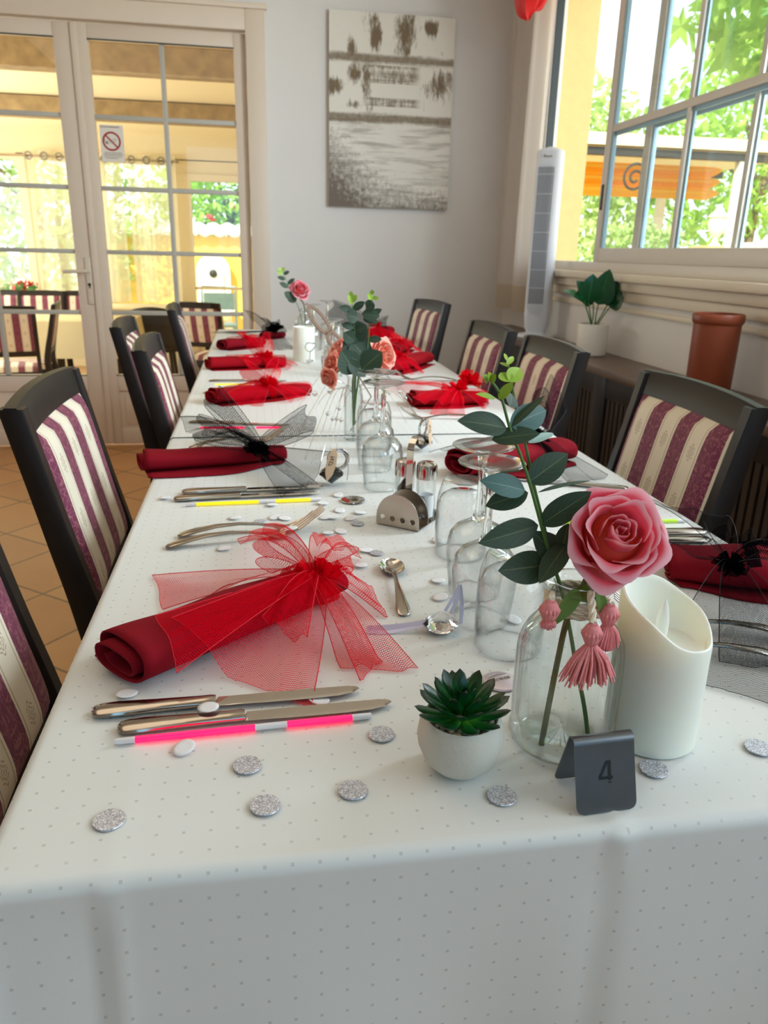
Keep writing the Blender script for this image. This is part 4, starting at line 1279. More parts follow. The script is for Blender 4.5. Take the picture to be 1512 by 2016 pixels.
# ------------------------------------------------------------------ glasses (all upside down)
def wine_glass(label, loc, group='upturned wine glasses'):
    t = thing('wine_glass', label, 'glass', loc, 0, group)
    out = [(0.0292, 0.0), (0.0300, 0.012), (0.0322, 0.030), (0.0338, 0.046), (0.0335, 0.058), (0.0305, 0.070), (0.0235, 0.079), (0.0125, 0.0845), (0.0075, 0.088)]
    inn = [(r - 0.0011, z if z < 0.07 else z - 0.0016) for r, z in reversed(out[:-1])]
    m = MB(); m.lathe([(0.001, 0.082)] + [(0.011, 0.0812)] + inn[1:] + [(0.0287, -0.0003)] + out, 48); m.build('bowl', M['thin'], t, sharp=70)
    m = MB(); m.lathe([(0.001, 0.0835), (0.0085, 0.0850), (0.0068, 0.0895), (0.0046, 0.097), (0.0038, 0.11), (0.0036, 0.13), (0.0042, 0.148), (0.0062, 0.158), (0.010, 0.1615), (0.001, 0.1618)], 24); m.build('stem', M['clear'], t)
    m = MB(); m.lathe([(0.001, 0.1602), (0.012, 0.1612), (0.024, 0.1652), (0.0325, 0.1678), (0.0332, 0.1687), (0.0325, 0.1694), (0.022, 0.1682), (0.008, 0.167), (0.001, 0.1668)], 48); m.build('foot', M['thin'], t, sharp=80)
    return t
def tumbler(label, loc, group='upturned tumblers'):
    t = thing('tumbler_glass', label, 'glass', loc, 0, group)
    out = [(0.0325, 0.0), (0.0333, 0.02), (0.0335, 0.045), (0.0328, 0.066), (0.0312, 0.0785), (0.0285, 0.088), (0.0262, 0.0945), (0.0245, 0.0965), (0.022, 0.0955)]
    inn = [(r - 0.0013, z) for r, z in reversed(out[:5])]
    m = MB(); m.lathe([(0.001, 0.0815), (0.02, 0.081), (0.027, 0.0765)] + inn[1:] + [(0.0319, -0.0003)] + out + [(0.016, 0.093), (0.001, 0.0925)], 48); m.build('glass_body', M['thin'], t, sharp=70)
    return t
wg = wine_glass('nearer of the two upturned wine glasses behind the eucalyptus', (0.2225, 0.690, TZ))
dup(wg, (0.2335, 0.757, TZ), 0, 'farther of the two upturned wine glasses behind the eucalyptus', 'upturned wine glasses')
dup(wg, (0.1925, 1.165, TZ), 0, 'upturned wine glass beside the salt and pepper stand', 'upturned wine glasses')
dup(wg, (0.198, 1.275, TZ), 0, 'upturned wine glass just behind the one by the salt and pepper stand', 'upturned wine glasses')
dup(wg, (0.222, 2.30, TZ), 0, 'upturned wine glass beside the farther white candle', 'upturned wine glasses')
dup(wg, (0.212, 2.95, TZ), 0, 'upturned wine glass behind the farther white candle, in front of the far rose', 'upturned wine glasses')
dup(wg, (0.285, 3.18, TZ), 0, 'upturned wine glass furthest away, right of the far rose vase', 'upturned wine glasses')
tb = tumbler('upturned tumbler nearest the ribbed bottle vase', (0.2325, 0.632, TZ))
dup(tb, (0.2475, 0.872, TZ), 0, 'upturned tumbler beside the salt shaker, behind the wine glasses', 'upturned tumblers')
dup(tb, (0.212, 1.385, TZ), 0, 'upturned tumbler between the wine glasses and the peach roses', 'upturned tumblers')
dup(tb, (0.24, 2.42, TZ), 0, 'upturned tumbler behind the peach roses', 'upturned tumblers')
dup(tb, (0.30, 2.98, TZ), 0, 'upturned tumbler near the far table end, right of the far rose', 'upturned tumblers')

# ================================================================== cutlery
def bar_loft(m, st, n=12, M_=None):
    """st: list of (x, half width, half thickness, z centre)"""
    secs = []
    for (x, hw_, ht, zc) in st:
        secs.append([(x, hw_ * (abs(cos(a)) ** 0.8) * (1 if cos(a) >= 0 else -1), zc + ht * (abs(sin(a)) ** 0.8) * (1 if sin(a) >= 0 else -1)) for a in [2 * pi * k / n for k in range(n)]])
    m.loft(secs, True, True, None, M_)
def make_knife(label, group):
    t = thing('table_knife', label, 'knife', (0, 0, 0), 0, group)
    m = MB()
    bar_loft(m, [(0.0, 0.003, 0.001, 0.0035), (0.002, 0.0068, 0.0025, 0.0035), (0.008, 0.0092, 0.0033, 0.0036), (0.02, 0.0096, 0.0034, 0.004), (0.05, 0.0078, 0.0033, 0.0042), (0.085, 0.0062, 0.0036, 0.0042), (0.094, 0.0062, 0.004, 0.0042), (0.098, 0.0058, 0.0034, 0.0042)], 14)
    m.build('handle', M['steel'], t)
    m = MB()
    ol = [(0.097, -0.0052), (0.099, -0.0072), (0.14, -0.0086), (0.18, -0.0088), (0.2, -0.0078), (0.213, -0.0045), (0.219, 0.0005), (0.2175, 0.003), (0.21, 0.0052), (0.16, 0.0056), (0.099, 0.0048)]
    nn = len(ol)
    vs = [(x, y, 0.0036 + 0.0) for x, y in ol] + [(lerp(x, 0.155, 0.02), y * 0.8 + (0.0005), 0.0046) for x, y in ol]
    m.add(vs, [tuple(reversed(range(nn))), tuple(range(nn, 2 * nn))] + [(i, (i + 1) % nn, nn + (i + 1) % nn, nn + i) for i in range(nn)])
    m.build('blade', M['chrome'], t, smooth=False)
    return t
def make_fork(label, group):
    t = thing('table_fork', label, 'fork', (0, 0, 0), 0, group)
    m = MB()
    bar_loft(m, [(0.0, 0.003, 0.0008, 0.002), (0.002, 0.006, 0.0016, 0.0025), (0.010, 0.0088, 0.0022, 0.0045), (0.025, 0.0085, 0.0021, 0.0080), (0.05, 0.0062, 0.0019, 0.0118), (0.08, 0.0040, 0.0018, 0.0128), (0.105, 0.0030, 0.0018, 0.0105), (0.125, 0.0034, 0.0017, 0.0065)], 12)
    m.build('handle', M['steel'], t)
    m = MB()
    bar_loft(m, [(0.124, 0.0034, 0.0016, 0.0066), (0.132, 0.0075, 0.0013, 0.0044), (0.140, 0.0112, 0.0011, 0.0028), (0.150, 0.0120, 0.0010, 0.0034)], 12)
    for k in range(4):
        y = -0.0100 + k * 0.00667
        m.tube([(0.149, y, 0.0034), (0.160, y * 1.02, 0.0066), (0.172, y * 1.0, 0.0125), (0.184, y * 0.98, 0.0205), (0.194, y * 0.95, 0.0285)], [0.0021, 0.0020, 0.0018, 0.0015, 0.0009], 6)
    m.build('tines', M['steel'], t)
    return t
def make_spoon(label, group):
    t = thing('spoon', label, 'spoon', (0, 0, 0), 0, group)
    m = MB()
    bar_loft(m, [(0.0, 0.003, 0.0006, 0.0016), (0.003, 0.0062, 0.001, 0.0018), (0.014, 0.0076, 0.0012, 0.003), (0.04, 0.0052, 0.0013, 0.006), (0.07, 0.0030, 0.0014, 0.0078), (0.092, 0.0024, 0.0014, 0.0066), (0.100, 0.0034, 0.0012, 0.0052)], 12)
    m.build('handle', M['steel'], t)
    m = MB()
    def bowl(dz):
        def fn(u, v):
            x = 0.098 + 0.046 * u
            hw_ = 0.0150 * sqrt(max(0, 1 - ((u - 0.52) / 0.52) ** 2)) if u < 0.52 else 0.0150 * sqrt(max(0, 1 - ((u - 0.52) / 0.48) ** 2.1))
            q = 2 * v - 1
            dep = 0.0062 * (1 - q * q) * sqrt(max(0, 1 - (2 * u - 1) ** 2))
            return (x, q * hw_, 0.0066 - dep + dz)
        return fn
    m.grid(bowl(0), 16, 12); m.grid(bowl(-0.0009), 16, 12)
    m.build('bowl', M['chrome'], t, fix=False, sharp=80)
    return t
def make_stick(label, mt, group='glow sticks'):
    t = thing('glow_stick', label, 'glow stick', (0, 0, 0), 0, group)
    m = MB(); m.tube([(0.0, 0, 0.0026), (0.003, 0, 0.0026), (0.198, 0, 0.0026), (0.1985, 0, 0.0026)], [0.0018, 0.0026, 0.0026, 0.0022], 10)
    m.build('tube', M[mt], t)
    return t
first_of = {}
def lay(kind, label, p0, p1, dz=0.0, mt=None, tilt=0.0, group=None):
    """lay a copy of a piece with its handle end at p0, pointing to p1"""
    key = (kind, mt)
    if key not in first_of:
        o = {'knife': make_knife, 'fork': make_fork, 'spoon': make_spoon}[kind](label, group) if kind != 'stick' else make_stick(label, mt)
        first_of[key] = o
    else:
        o = copy_tree(first_of[key]); o['label'] = label
    if group: o['group'] = group
    o.location = (p0.x, p0.y, TZ + dz)
    o.rotation_euler = (0, -tilt, atan2(p1.y - p0.y, p1.x - p0.x))
    return o
KG, FG = 'table knives on the long table', 'table forks on the long table'
lay('knife', 'table knife nearer the front edge, next to the pink glow stick', pt(232, 1440), pt(787, 1388), 0.0, None, 0.0, KG)
lay('knife', 'table knife lying closest to the nearest red tulle napkin', pt(181, 1408), pt(718, 1362), 0.0, None, 0.0, KG)
lay('stick', 'bright pink glow stick beside the two nearest knives', pt(226, 1466), pt(773, 1410), 0, 'glowpink')
lay('fork', 'table fork lying nearest the red tulle bow, tines over the net', pt(326, 1080), pt(610, 1050), 0.0, None, 0.0, FG)
lay('fork', 'table fork resting just behind the fork by the red tulle bow', pt(350, 1058), pt(592, 1040), 0.0, None, 0.0, FG)
lay('spoon', 'small spoon lying on the corner of the red net', pt(796, 1214), pt(765, 1100), 0.0002)
lay('knife', 'table knife between the black tulle napkin and the yellow glow stick', pt(342, 986), pt(640, 972), 0.0, None, 0.0, KG)
lay('knife', 'table knife closest to the black tulle napkin on the door side', pt(358, 972), pt(620, 962), 0.0, None, 0.0, KG)
lay('stick', 'yellow glow stick in front of the black tulle napkin', pt(366, 997), pt(628, 986), 0, 'glowyellow')
lay('fork', 'table fork behind the black tulle bow on the door side', pt(372, 884), pt(600, 862), 0.0, None, 0.0, FG)
lay('knife', 'table knife behind the black tulle loops, third pair on the door side', pt(372, 834), pt(588, 840), 0.0, None, 0.0, KG)
lay('stick', 'pink glow stick seen through the black tulle loops', pt(380, 845), pt(600, 844), 0, 'glowpink')
lay('knife', 'table knife before the fourth red napkin on the door side', pt(411, 752), pt(560, 752), 0.0, None, 0.0, KG)
lay('stick', 'yellow glow stick before the fourth red napkin on the door side', pt(412, 759), pt(548, 758), 0, 'glowyellow')
lay('fork', 'table fork under the edge of the third red napkin on the door side', pt(400, 776), pt(520, 766), 0.0, None, 0.0, FG)
lay('stick', 'pink glow stick by the farthest red napkin on the door side', pt(432, 706), pt(550, 702), 0, 'glowpink')
lay('knife', 'table knife shining under the black net beside the pink rose', pt(1392, 1050), pt(1250, 1052), 0.0, None, 0.0, KG)
lay('knife', 'table knife second in the pair under the black net beside the pink rose', pt(1398, 1066), pt(1240, 1068), 0.0, None, 0.0, KG)
lay('stick', 'green glow stick showing through the black net beside the pink rose', pt(1352, 1028), pt(1220, 1030), 0, 'glowgreen')
lay('fork', 'table fork nearest the candle under the black net at the picture edge', P(1600, 1316, z=TZ), pt(1395, 1290), 0.0, None, 0.0, FG)
lay('fork', 'table fork under the black net at the picture edge, farther of the pair', P(1600, 1268, z=TZ), pt(1400, 1243), 0.0, None, 0.0, FG)
lay('knife', 'table knife behind the eucalyptus leaves on the window side', pt(1238, 966), pt(1050, 948), 0.0, None, 0.0, KG)
lay('fork', 'table fork in front of the red tulle napkin on the window side', pt(955, 828), pt(850, 826), 0.0, None, 0.0, FG)
lay('fork', 'table fork behind the red tulle napkin on the window side', pt(905, 752), pt(800, 748), 0.0, None, 0.0, FG)

# ================================================================== napkins with tulle
M['redthread'] = mat('red_selvage', rgb(226, 14, 36), 0.7)
M['blackthread'] = mat('black_selvage', rgb(12, 12, 15), 0.7)
def superel(a, e): return (abs(cos(a)) ** e) * (1 if cos(a) >= 0 else -1), (abs(sin(a)) ** e) * (1 if sin(a) >= 0 else -1)
def napkin(label, p0, p1, W=0.078, H=0.036, flap=0.03, mt='wine', taper=0.8, group='rolled burgundy napkins', turns=2.3, fside=-1, seed=0):
    """a cloth rolled flat, from p0 (open spiral end) to p1"""
    d = Vector((p1.x - p0.x, p1.y - p0.y, 0)); L = d.length; ang = atan2(d.y, d.x)
    t = thing('rolled_napkin', label, 'napkin', (p0.x, p0.y, TZ), ang, group)
    m = MB()
    NX, NA = 26, 130
    def prof(u):
        x = L * u
        k = lerp(1.0, taper, sm((u - 0.45) / 0.55))
        w_, h_ = W / 2 * k * (1 + 0.03 * sin(u * 9 + seed)), H / 2 * lerp(1.0, taper, u) * (1 + 0.04 * sin(u * 13 + seed))
        pts = []
        fl = flap * (0.35 + 0.65 * sin(pi * min(1, u * 1.15)) ** 0.8) * (1 if u < 0.92 else 0.5)
        for j in range(9):
            q = 1 - j / 9
            pts.append((x + 0.012 * q * sin(u * 5), fside * (w_ * 0.55 + (w_ * 0.5 + fl) * q), 0.0012 + 0.003 * sin(q * 3.0) * (0.5 + 0.5 * sin(u * 7 + seed)) ** 2))
        a0 = -pi / 2
        for j in range(NA):
            q = j / (NA - 1)
            rho = 1 - 0.62 * q
            a = a0 + fside * (-1) * turns * 2 * pi * q * -1
            c, s_ = superel(a, 0.8)
            wob = 1 + 0.05 * sin(q * 23 + u * 6 + seed) * q
            xo = -0.010 * q * (1 - u) + 0.004 * sin(q * 9)
            pts.append((x + xo * (1 - u), fside * (-1) * -1 * (w_ * rho * c * wob), h_ + 0.001 + h_ * rho * s_ * wob - h_ * 0.12 * q))
        return pts
    secs = [prof(i / NX) for i in range(NX + 1)]
    m.loft(secs, False, False)
    o = m.build('folded_cloth', M[mt], t, fix=False, sharp=180)
    sd = o.modifiers.new('thick', 'SOLIDIFY'); sd.thickness = 0.0019; sd.offset = 0
    def height(x, y):
        q = Matrix.Rotation(-ang, 2) @ Vector((x - p0.x, y - p0.y))
        u = q.x / L
        if u < -0.02 or u > 1.02: return 0.0
        k = lerp(1.0, taper, sm((u - 0.45) / 0.55)); w_ = W / 2 * k; h_ = H / 2 * lerp(1.0, taper, max(0, min(1, u)))
        e = abs(q.y) / w_
        hh_ = lambda e_: h_ + h_ * max(0, 1 - min(1, e_) ** 2.4) ** 0.5 + 0.0035
        if e <= 0.88: return hh_(e)
        return hh_(0.88) * (1 - sm((e - 0.88) / 0.75))
    t_info = dict(t=t, ang=ang, L=L, p0=Vector((p0.x, p0.y)), h=height, W=W, H=H)
    return t_info
def inv_t(t): return (Matrix.Translation(t.location) @ Matrix.Rotation(t.rotation_euler[2], 4, 'Z')).inverted()

def flare(info, mt, base, end, w1, lift=0.0, rip=0.004, nrip=2.5, w0=0.16, twist=0.0, seed=0, nu=22, nv=22, name='tulle_strip', free=False, fold=0.0, uvL=1.0, bias=0.0):
    """one gathered strip of tulle from the knot to its free end"""
    base = Vector(base); end = Vector(end)
    d = end - base; dl = Vector((d.x, d.y, 0)); L = max(d.length, 1e-4)
    if dl.length < 1e-4: dl = Vector((1, 0, 0))
    t = dl.normalized(); s_ = Vector((-t.y, t.x, 0))
    rs = random.Random(seed); p1_, p2_ = rs.uniform(0, 6), rs.uniform(0, 6)
    def fn(u, v):
        q = 2 * v - 1
        wv = w1 / 2 * (w0 + (1 - w0) * u ** 0.75)
        c = base.lerp(end, u) + Vector((0, 0, lift * 4 * u * (1 - u) * (1.2 - 0.4 * u)))
        sk = (0.10 * sin(p1_) + bias) * q * L * u * u
        off = s_ * (wv * q * cos(twist * u)) + t * (sk + 0.012 * L * sin(q * 3 + p2_) * u)
        z = rip * (0.4 + u) * sin(q * nrip * pi + p1_ + u * 2) + rip * 0.5 * sin(q * nrip * 2.3 * pi + p2_) + wv * q * sin(twist * u) + fold * abs(q) * u
        p = c + off + Vector((0, 0, z))
        fl = TZ + 0.0010
        if not free and info: fl = TZ + 0.0012 + info['h'](p.x, p.y)
        if p.z < fl: p.z = fl + 0.0006 * (1 + sin(q * 6 + p1_))
        return p
    m = MB()
    m.grid(fn, nu, nv, lambda u, v: (u * L * uvL, (v - 0.5) * w1))
    m.cur = 1
    for e_ in (0.0, 1.0): m.tube([fn(k / nu, e_) for k in range(nu + 1)], 0.00045, 4)
    m.tube([fn(1.0, k / nv) for k in range(nv + 1)], 0.0003, 4)
    par = info['t'] if info else None
    iv_ = inv_t(par)
    m.v = [iv_ @ p for p in m.v]
    return m.build(name, [M[mt], M[mt[:-5] + 'thread']], par, fix=False, sharp=180)
def loop(info, mt, base, tip, w1, open_=0.35, seed=0, name='tulle_loop'):
    """a bow loop: out to the tip and back, standing free"""
    base = Vector(base); tip = Vector(tip); d = tip - base; L = d.length; t = d / L
    s_ = t.cross(Vector((0, 0, 1)))
    s_ = s_.normalized() if s_.length > 0.1 else Vector((1, 0, 0))
    n_ = s_.cross(t)
    rs = random.Random(seed); ph = rs.uniform(0, 6)
    def fn(u, v):
        q = 2 * v - 1
        a = 2 * pi * u
        r = 0.5 * (1 - cos(a))
        lat = sin(a) * open_ * L * 0.5 * (0.6 + 0.4 * r)
        wv = w1 / 2 * (0.14 + 0.86 * sin(pi * u) ** 0.8)
        p = base + t * (L * r) + s_ * lat + n_ * (wv * q) + s_ * (0.006 * sin(q * 5 + ph) * r) + t * (0.008 * sin(q * 4 + ph + a))
        fl = TZ + 0.0012 + info['h'](p.x, p.y)
        if p.z < fl: p.z = fl
        return p
    m = MB(); m.grid(fn, 34, 14, lambda u, v: (u * 2.1 * L, (v - 0.5) * w1))
    m.cur = 1
    for e_ in (0.0, 1.0): m.tube([fn(0.02 + 0.96 * k / 34, e_) for k in range(35)], 0.0005, 4)
    iv_ = inv_t(info['t']); m.v = [iv_ @ p for p in m.v]
    return m.build(name, [M[mt], M[mt[:-5] + 'thread']], info['t'], fix=False, sharp=180)
def ruffle(info, mt, base, R0, n, seed, name='tulle_knot', hz=0.8):
    """the crumpled middle of the bow"""
    rs = random.Random(seed); m = MB(); base = Vector(base)
    for k in range(n):
        az = rs.uniform(0, 2 * pi); el = rs.uniform(0.1, 1.2)
        tip = base + Vector((cos(az) * cos(el), sin(az) * cos(el), sin(el) * hz)) * R0 * rs.uniform(0.6, 1.1)
        L = (tip - base).length; t = (tip - base) / L; s_ = t.orthogonal().normalized(); s_ = Quaternion(t, rs.uniform(0, 6)) @ s_; n_ = t.cross(s_)
        ph = rs.uniform(0, 6); wd = R0 * rs.uniform(0.5, 1.0)
        def fn(u, v):
            q = 2 * v - 1
            return base + t * (L * u) + s_ * (q * wd * 0.5 * (0.2 + 0.8 * u)) + n_ * (R0 * 0.16 * sin(q * 5 + ph) * u)
        m.grid(fn, 6, 10, lambda u, v: (u * L, v * wd))
    fl = []
    for p in m.v:
        z0 = TZ + 0.001 + info['h'](p.x, p.y) * 0.9
        fl.append(Vector((p.x, p.y, max(p.z, z0))))
    iv_ = inv_t(info['t']); m.v = [iv_ @ p for p in fl]
    return m.build(name, M[mt], info['t'], fix=False, sharp=180)
def band(info, mt, u, wid, name='tulle_tie'):
    """the tie around the roll"""
    m = MB(); L = info['L']
    def fn(a, v):
        th = 2 * pi * a
        c, s_ = superel(th, 0.8)
        k = 0.83
        return (L * u + (v - 0.5) * wid + 0.004 * sin(th * 2), info['W'] / 2 * k * 1.05 * c, max(0.0006, info['H'] / 2 * k * 1.0 + info['H'] / 2 * k * 1.10 * s_ + 0.002))
    m.grid(fn, 36, 4, lambda a, v: (a * 0.2, v * wid))
    return m.build(name, M[mt], info['t'], fix=False, sharp=180)
def knot_at(info, u, dz=0.0):
    q = info['p0'] + Vector((cos(info['ang']), sin(info['ang']))) * info['L'] * u
    return Vector((q.x, q.y, TZ + info['h'](q.x, q.y) + dz))
NG = 'rolled napkins tied with tulle'

# nearest, red, with the net spread over and around it
n1 = napkin('burgundy rolled napkin with the widely spread red net, nearest on the door side', P(247, 1334, z=TZ), P(650, 1162, z=TZ), 0.088, 0.038, 0.012, 'wine', 0.78, NG, fside=1, seed=1)
k1 = Vector(P(618, 1128, z=TZ + 0.036)); u1 = 0.86
band(n1, 'redtie', 0.87, 0.016)
flare(n1, 'redtulle', k1, P(312, 1168, z=TZ), 0.085, 0.004, 0.0015, 2, 0.12, seed=2, nu=40, nv=30, bias=-0.08)
flare(n1, 'redtulle', k1, P(470, 1345, z=TZ), 0.150, 0.002, 0.002, 3, 0.10, seed=3, nu=90, nv=80)
flare(n1, 'redtulle', k1, P(330, 1275, z=TZ + 0.03), 0.075, 0.004, 0.002, 2, 0.12, seed=13, nu=80, nv=60)
flare(n1, 'redtulle', k1, P(748, 1322, z=TZ), 0.062, 0.006, 0.004, 1.5, 0.16, seed=4, nu=34, nv=22)
flare(n1, 'redtulle', k1, P(730, 1325, z=TZ), 0.034, 0.010, 0.003, 1.5, 0.3, seed=24, nu=34, nv=22)
flare(n1, 'redtulle', k1, P(745, 1185, z=TZ), 0.078, 0.010, 0.002, 2, 0.12, seed=5, nu=30, nv=26)
flare(n1, 'redtulle', k1, P(500, 1052, z=TZ + 0.012), 0.055, 0.022, 0.004, 2, 0.14, seed=6, nu=30, nv=22)
flare(n1, 'redtulle', k1, P(668, 1080, z=TZ + 0.006), 0.062, 0.026, 0.005, 2, 0.12, seed=7, nu=30, nv=22)
flare(n1, 'redtulle', k1, P(560, 1245, z=TZ + 0.022), 0.050, 0.012, 0.004, 1.5, 0.16, seed=8, nu=26, nv=20)
loop(n1, 'redtulle', k1, P(688, 1096, z=TZ + 0.032), 0.03, 0.5, 9)
loop(n1, 'redtulle', k1, P(520, 1075, z=TZ + 0.035), 0.03, 0.4, 10)
ruffle(n1, 'redtie', k1 + Vector((0.004, -0.004, -0.010)), 0.030, 22, 11)

# second, black
n2 = napkin('burgundy rolled napkin with the standing black tulle bow, second on the door side', P(285, 928, z=TZ) , P(560, 905, z=TZ), 0.066, 0.036, 0.03, 'wine', 0.7, NG, fside=-1, seed=2)
k2 = Vector(P(508, 880, z=TZ + 0.036))
band(n2, 'blacktie', 0.82, 0.014)
loop(n2, 'blacktulle', k2, P(420, 782, y=k2.y + 0.01), 0.042, 0.36, 1)
loop(n2, 'blacktulle', k2, P(614, 822, y=k2.y + 0.02), 0.044, 0.34, 2)
loop(n2, 'blacktulle', k2, P(392, 842, y=k2.y + 0.03), 0.045, 0.3, 3)
flare(n2, 'blacktulle', k2, P(372, 850, y=k2.y + 0.02), 0.06, 0.02, 0.004, 2, 0.14, seed=4, twist=1.2, free=True)
flare(n2, 'blacktulle', k2, P(628, 925, z=TZ + 0.035), 0.085, 0.0, 0.005, 1.5, 0.12, seed=5, twist=0.7)
flare(n2, 'blacktulle', k2, P(590, 968, z=TZ), 0.080, 0.004, 0.004, 2, 0.14, seed=6)
flare(n2, 'blacktulle', k2, P(430, 850, z=TZ + 0.02), 0.06, 0.004, 0.004, 2, 0.14, seed=16)
ruffle(n2, 'blacktie', k2 + Vector((0, 0, -0.01)), 0.028, 16, 7)

def simple_bow(info, col, u, seed, sc=1.0, up=0.05, away=None):
    k = knot_at(info, u); rs = random.Random(seed); a0 = info['ang']
    band(info, col + 'tie', u, 0.016)
    for da, L, w_, lf in ((2.7, 0.12, 0.075, 0.01), (0.4, 0.08, 0.07, 0.008), (-1.2, 0.085, 0.08, 0.006), (1.5, 0.09, 0.07, 0.012), (-2.5, 0.085, 0.07, 0.004)):
        a = a0 + da + rs.uniform(-0.25, 0.25)
        e = k + Vector((cos(a), sin(a), 0)) * L * sc * rs.uniform(0.85, 1.15); e.z = TZ + rs.uniform(0, 0.014)
        flare(info, col + 'tulle', k, e, w_ * sc, lf, 0.004, 2, 0.14, seed=rs.randint(0, 999), nu=18, nv=18)
    for j in range(2):
        a = a0 + pi / 2 + (1 if j else -1) * rs.uniform(0.5, 1.1)
        loop(info, col + 'tulle', k, k + Vector((cos(a) * 0.05 * sc, sin(a) * 0.05 * sc, up * rs.uniform(0.7, 1.1))), 0.04 * sc, 0.45, rs.randint(0, 999))
    ruffle(info, col + 'tie', k + Vector((0, 0, -0.008)), 0.03 * sc, 18, seed + 1)

n3 = napkin('red rolled napkin covered by red tulle, third on the door side', P(420, 796, z=TZ), P(606, 776, z=TZ), 0.072, 0.040, 0.02, 'winered', 0.72, NG, fside=-1, seed=3)
simple_bow(n3, 'red', 0.55, 31, 1.2, 0.04)
n4 = napkin('red rolled napkin with red bow, fourth on the door side', P(412, 728, z=TZ), P(560, 722, z=TZ), 0.07, 0.042, 0.015, 'winered', 0.75, NG, fside=-1, seed=4)
simple_bow(n4, 'red', 0.72, 41, 1.1, 0.05)
n5 = napkin('small looking dark red rolled napkin furthest away on the door side', P(438, 690, z=TZ), P(515, 681, z=TZ), 0.07, 0.042, 0.015, 'wine', 0.85, NG, fside=-1, seed=5)
simple_bow(n5, 'red', 0.6, 51, 0.6, 0.01)
n6 = napkin('burgundy rolled napkin with black tulle at the far end of the table near the doors', P(520, 668, z=TZ), P(556, 664, z=TZ), 0.06, 0.03, 0.01, 'wine', 0.8, NG, fside=-1, seed=6)
k6 = knot_at(n6, 0.6)
for (px, py, w_) in ((520, 640, 0.06), (555, 642, 0.06)): loop(n6, 'blacktulle', k6, P(px, py, y=k6.y), w_, 0.6, px)
flare(n6, 'blacktulle', k6, P(500, 632, y=k6.y + 0.12), 0.14, 0.03, 0.004, 2, 0.14, seed=3, free=True, twist=0.8)
flare(n6, 'blacktulle', k6, P(440, 655, z=TZ), 0.10, 0.0, 0.004, 2, 0.14, seed=4)
flare(n6, 'blacktulle', k6, P(560, 690, z=TZ), 0.10, 0.0, 0.004, 2, 0.14, seed=5)
ruffle(n6, 'blacktie', k6, 0.045, 18, 6)

# window side
m1 = napkin('burgundy rolled napkin under black net, nearest on the window side beside the candle', P(1640, 1158, z=TZ), P(1308, 1128, z=TZ), 0.105, 0.046, 0.012, 'wine', 0.72, NG, fside=1, seed=7)
km = Vector(P(1440, 1104, z=TZ + 0.049))
band(m1, 'blacktie', 0.52, 0.016)
flare(m1, 'blacktulle', km, P(1345, 1000, z=TZ + 0.055), 0.090, 0.012, 0.002, 2, 0.12, seed=1, nu=34, nv=30, free=True, bias=0.1)
flare(m1, 'blacktulle', km, P(1300, 1080, z=TZ), 0.080, 0.0, 0.002, 2, 0.12, seed=2, nu=30, nv=30)
flare(m1, 'blacktulle', km, P(1450, 1370, z=TZ), 0.135, 0.0, 0.002, 2, 0.10, seed=3, nu=40, nv=40)
flare(m1, 'blacktulle', km, P(1560, 1330, z=TZ), 0.120, 0.0, 0.003, 2, 0.10, seed=4, nu=34, nv=30)
flare(m1, 'blacktulle', km, P(1570, 1110, z=TZ + 0.05), 0.10, 0.015, 0.004, 2.5, 0.10, seed=5, nu=30, nv=26)
flare(m1, 'blacktulle', km, P(1460, 1050, z=TZ + 0.07), 0.085, 0.006, 0.005, 3, 0.10, seed=8, nu=26, nv=26, free=True)
ruffle(m1, 'blacktie', km + Vector((0, 0, -0.010)), 0.022, 18, 6)
m2 = napkin('burgundy rolled napkin with a wide black net, behind the eucalyptus on the window side', P(905, 938, z=TZ), P(1110, 905, z=TZ), 0.09, 0.045, 0.012, 'wine', 0.9, NG, fside=-1, seed=8)
kn = knot_at(m2, 0.72)
band(m2, 'blacktie', 0.72, 0.014)
flare(m2, 'blacktulle', kn, P(900, 880, z=TZ + 0.004), 0.16, 0.012, 0.003, 2, 0.12, seed=1, nu=30, nv=30)
flare(m2, 'blacktulle', kn, P(1160, 950, z=TZ), 0.10, 0.0, 0.003, 2, 0.12, seed=2)
loop(m2, 'blacktulle', kn, P(1065, 785, y=kn.y + 0.05), 0.06, 0.4, 3)
flare(m2, 'blacktulle', kn, P(1100, 770, y=kn.y + 0.08), 0.07, 0.0, 0.004, 2, 0.14, seed=4, free=True, twist=0.9)
ruffle(m2, 'blacktie', kn, 0.026, 12, 5)
m3 = napkin('red rolled napkin under bunched red tulle, third on the window side', P(812, 800, z=TZ), P(950, 796, z=TZ), 0.085, 0.040, 0.012, 'winered', 0.8, NG, fside=-1, seed=9)
km3 = knot_at(m3, 0.6)
band(m3, 'redtie', 0.6, 0.02)
for (px, py, w_, dz) in ((780, 755, 0.14, 0), (880, 820, 0.08, 0), (940, 745, 0.06, 0.04), (850, 790, 0.09, 0.03), (960, 800, 0.09, 0)): flare(m3, 'redtulle', km3, P(px, py, z=TZ + dz), w_, 0.01, 0.004, 2, 0.14, seed=px)
ruffle(m3, 'redtie', P(925, 755, z=TZ + 0.045), 0.042, 16, 3, name='tulle_pompom')
ruffle(m3, 'redtie', km3, 0.034, 14, 4)
m4 = napkin('red rolled napkin with red tulle, fourth on the window side', P(760, 738, z=TZ), P(838, 716, z=TZ), 0.08, 0.046, 0.012, 'winered', 0.95, NG, fside=-1, seed=10)
simple_bow(m4, 'red', 0.25, 61, 1.0, 0.02)
m5 = napkin('dark red rolled napkin furthest away on the window side under black net', P(712, 672, z=TZ), P(765, 660, z=TZ), 0.08, 0.05, 0.012, 'winered', 0.9, NG, fside=-1, seed=11)
k5 = knot_at(m5, 0.5)
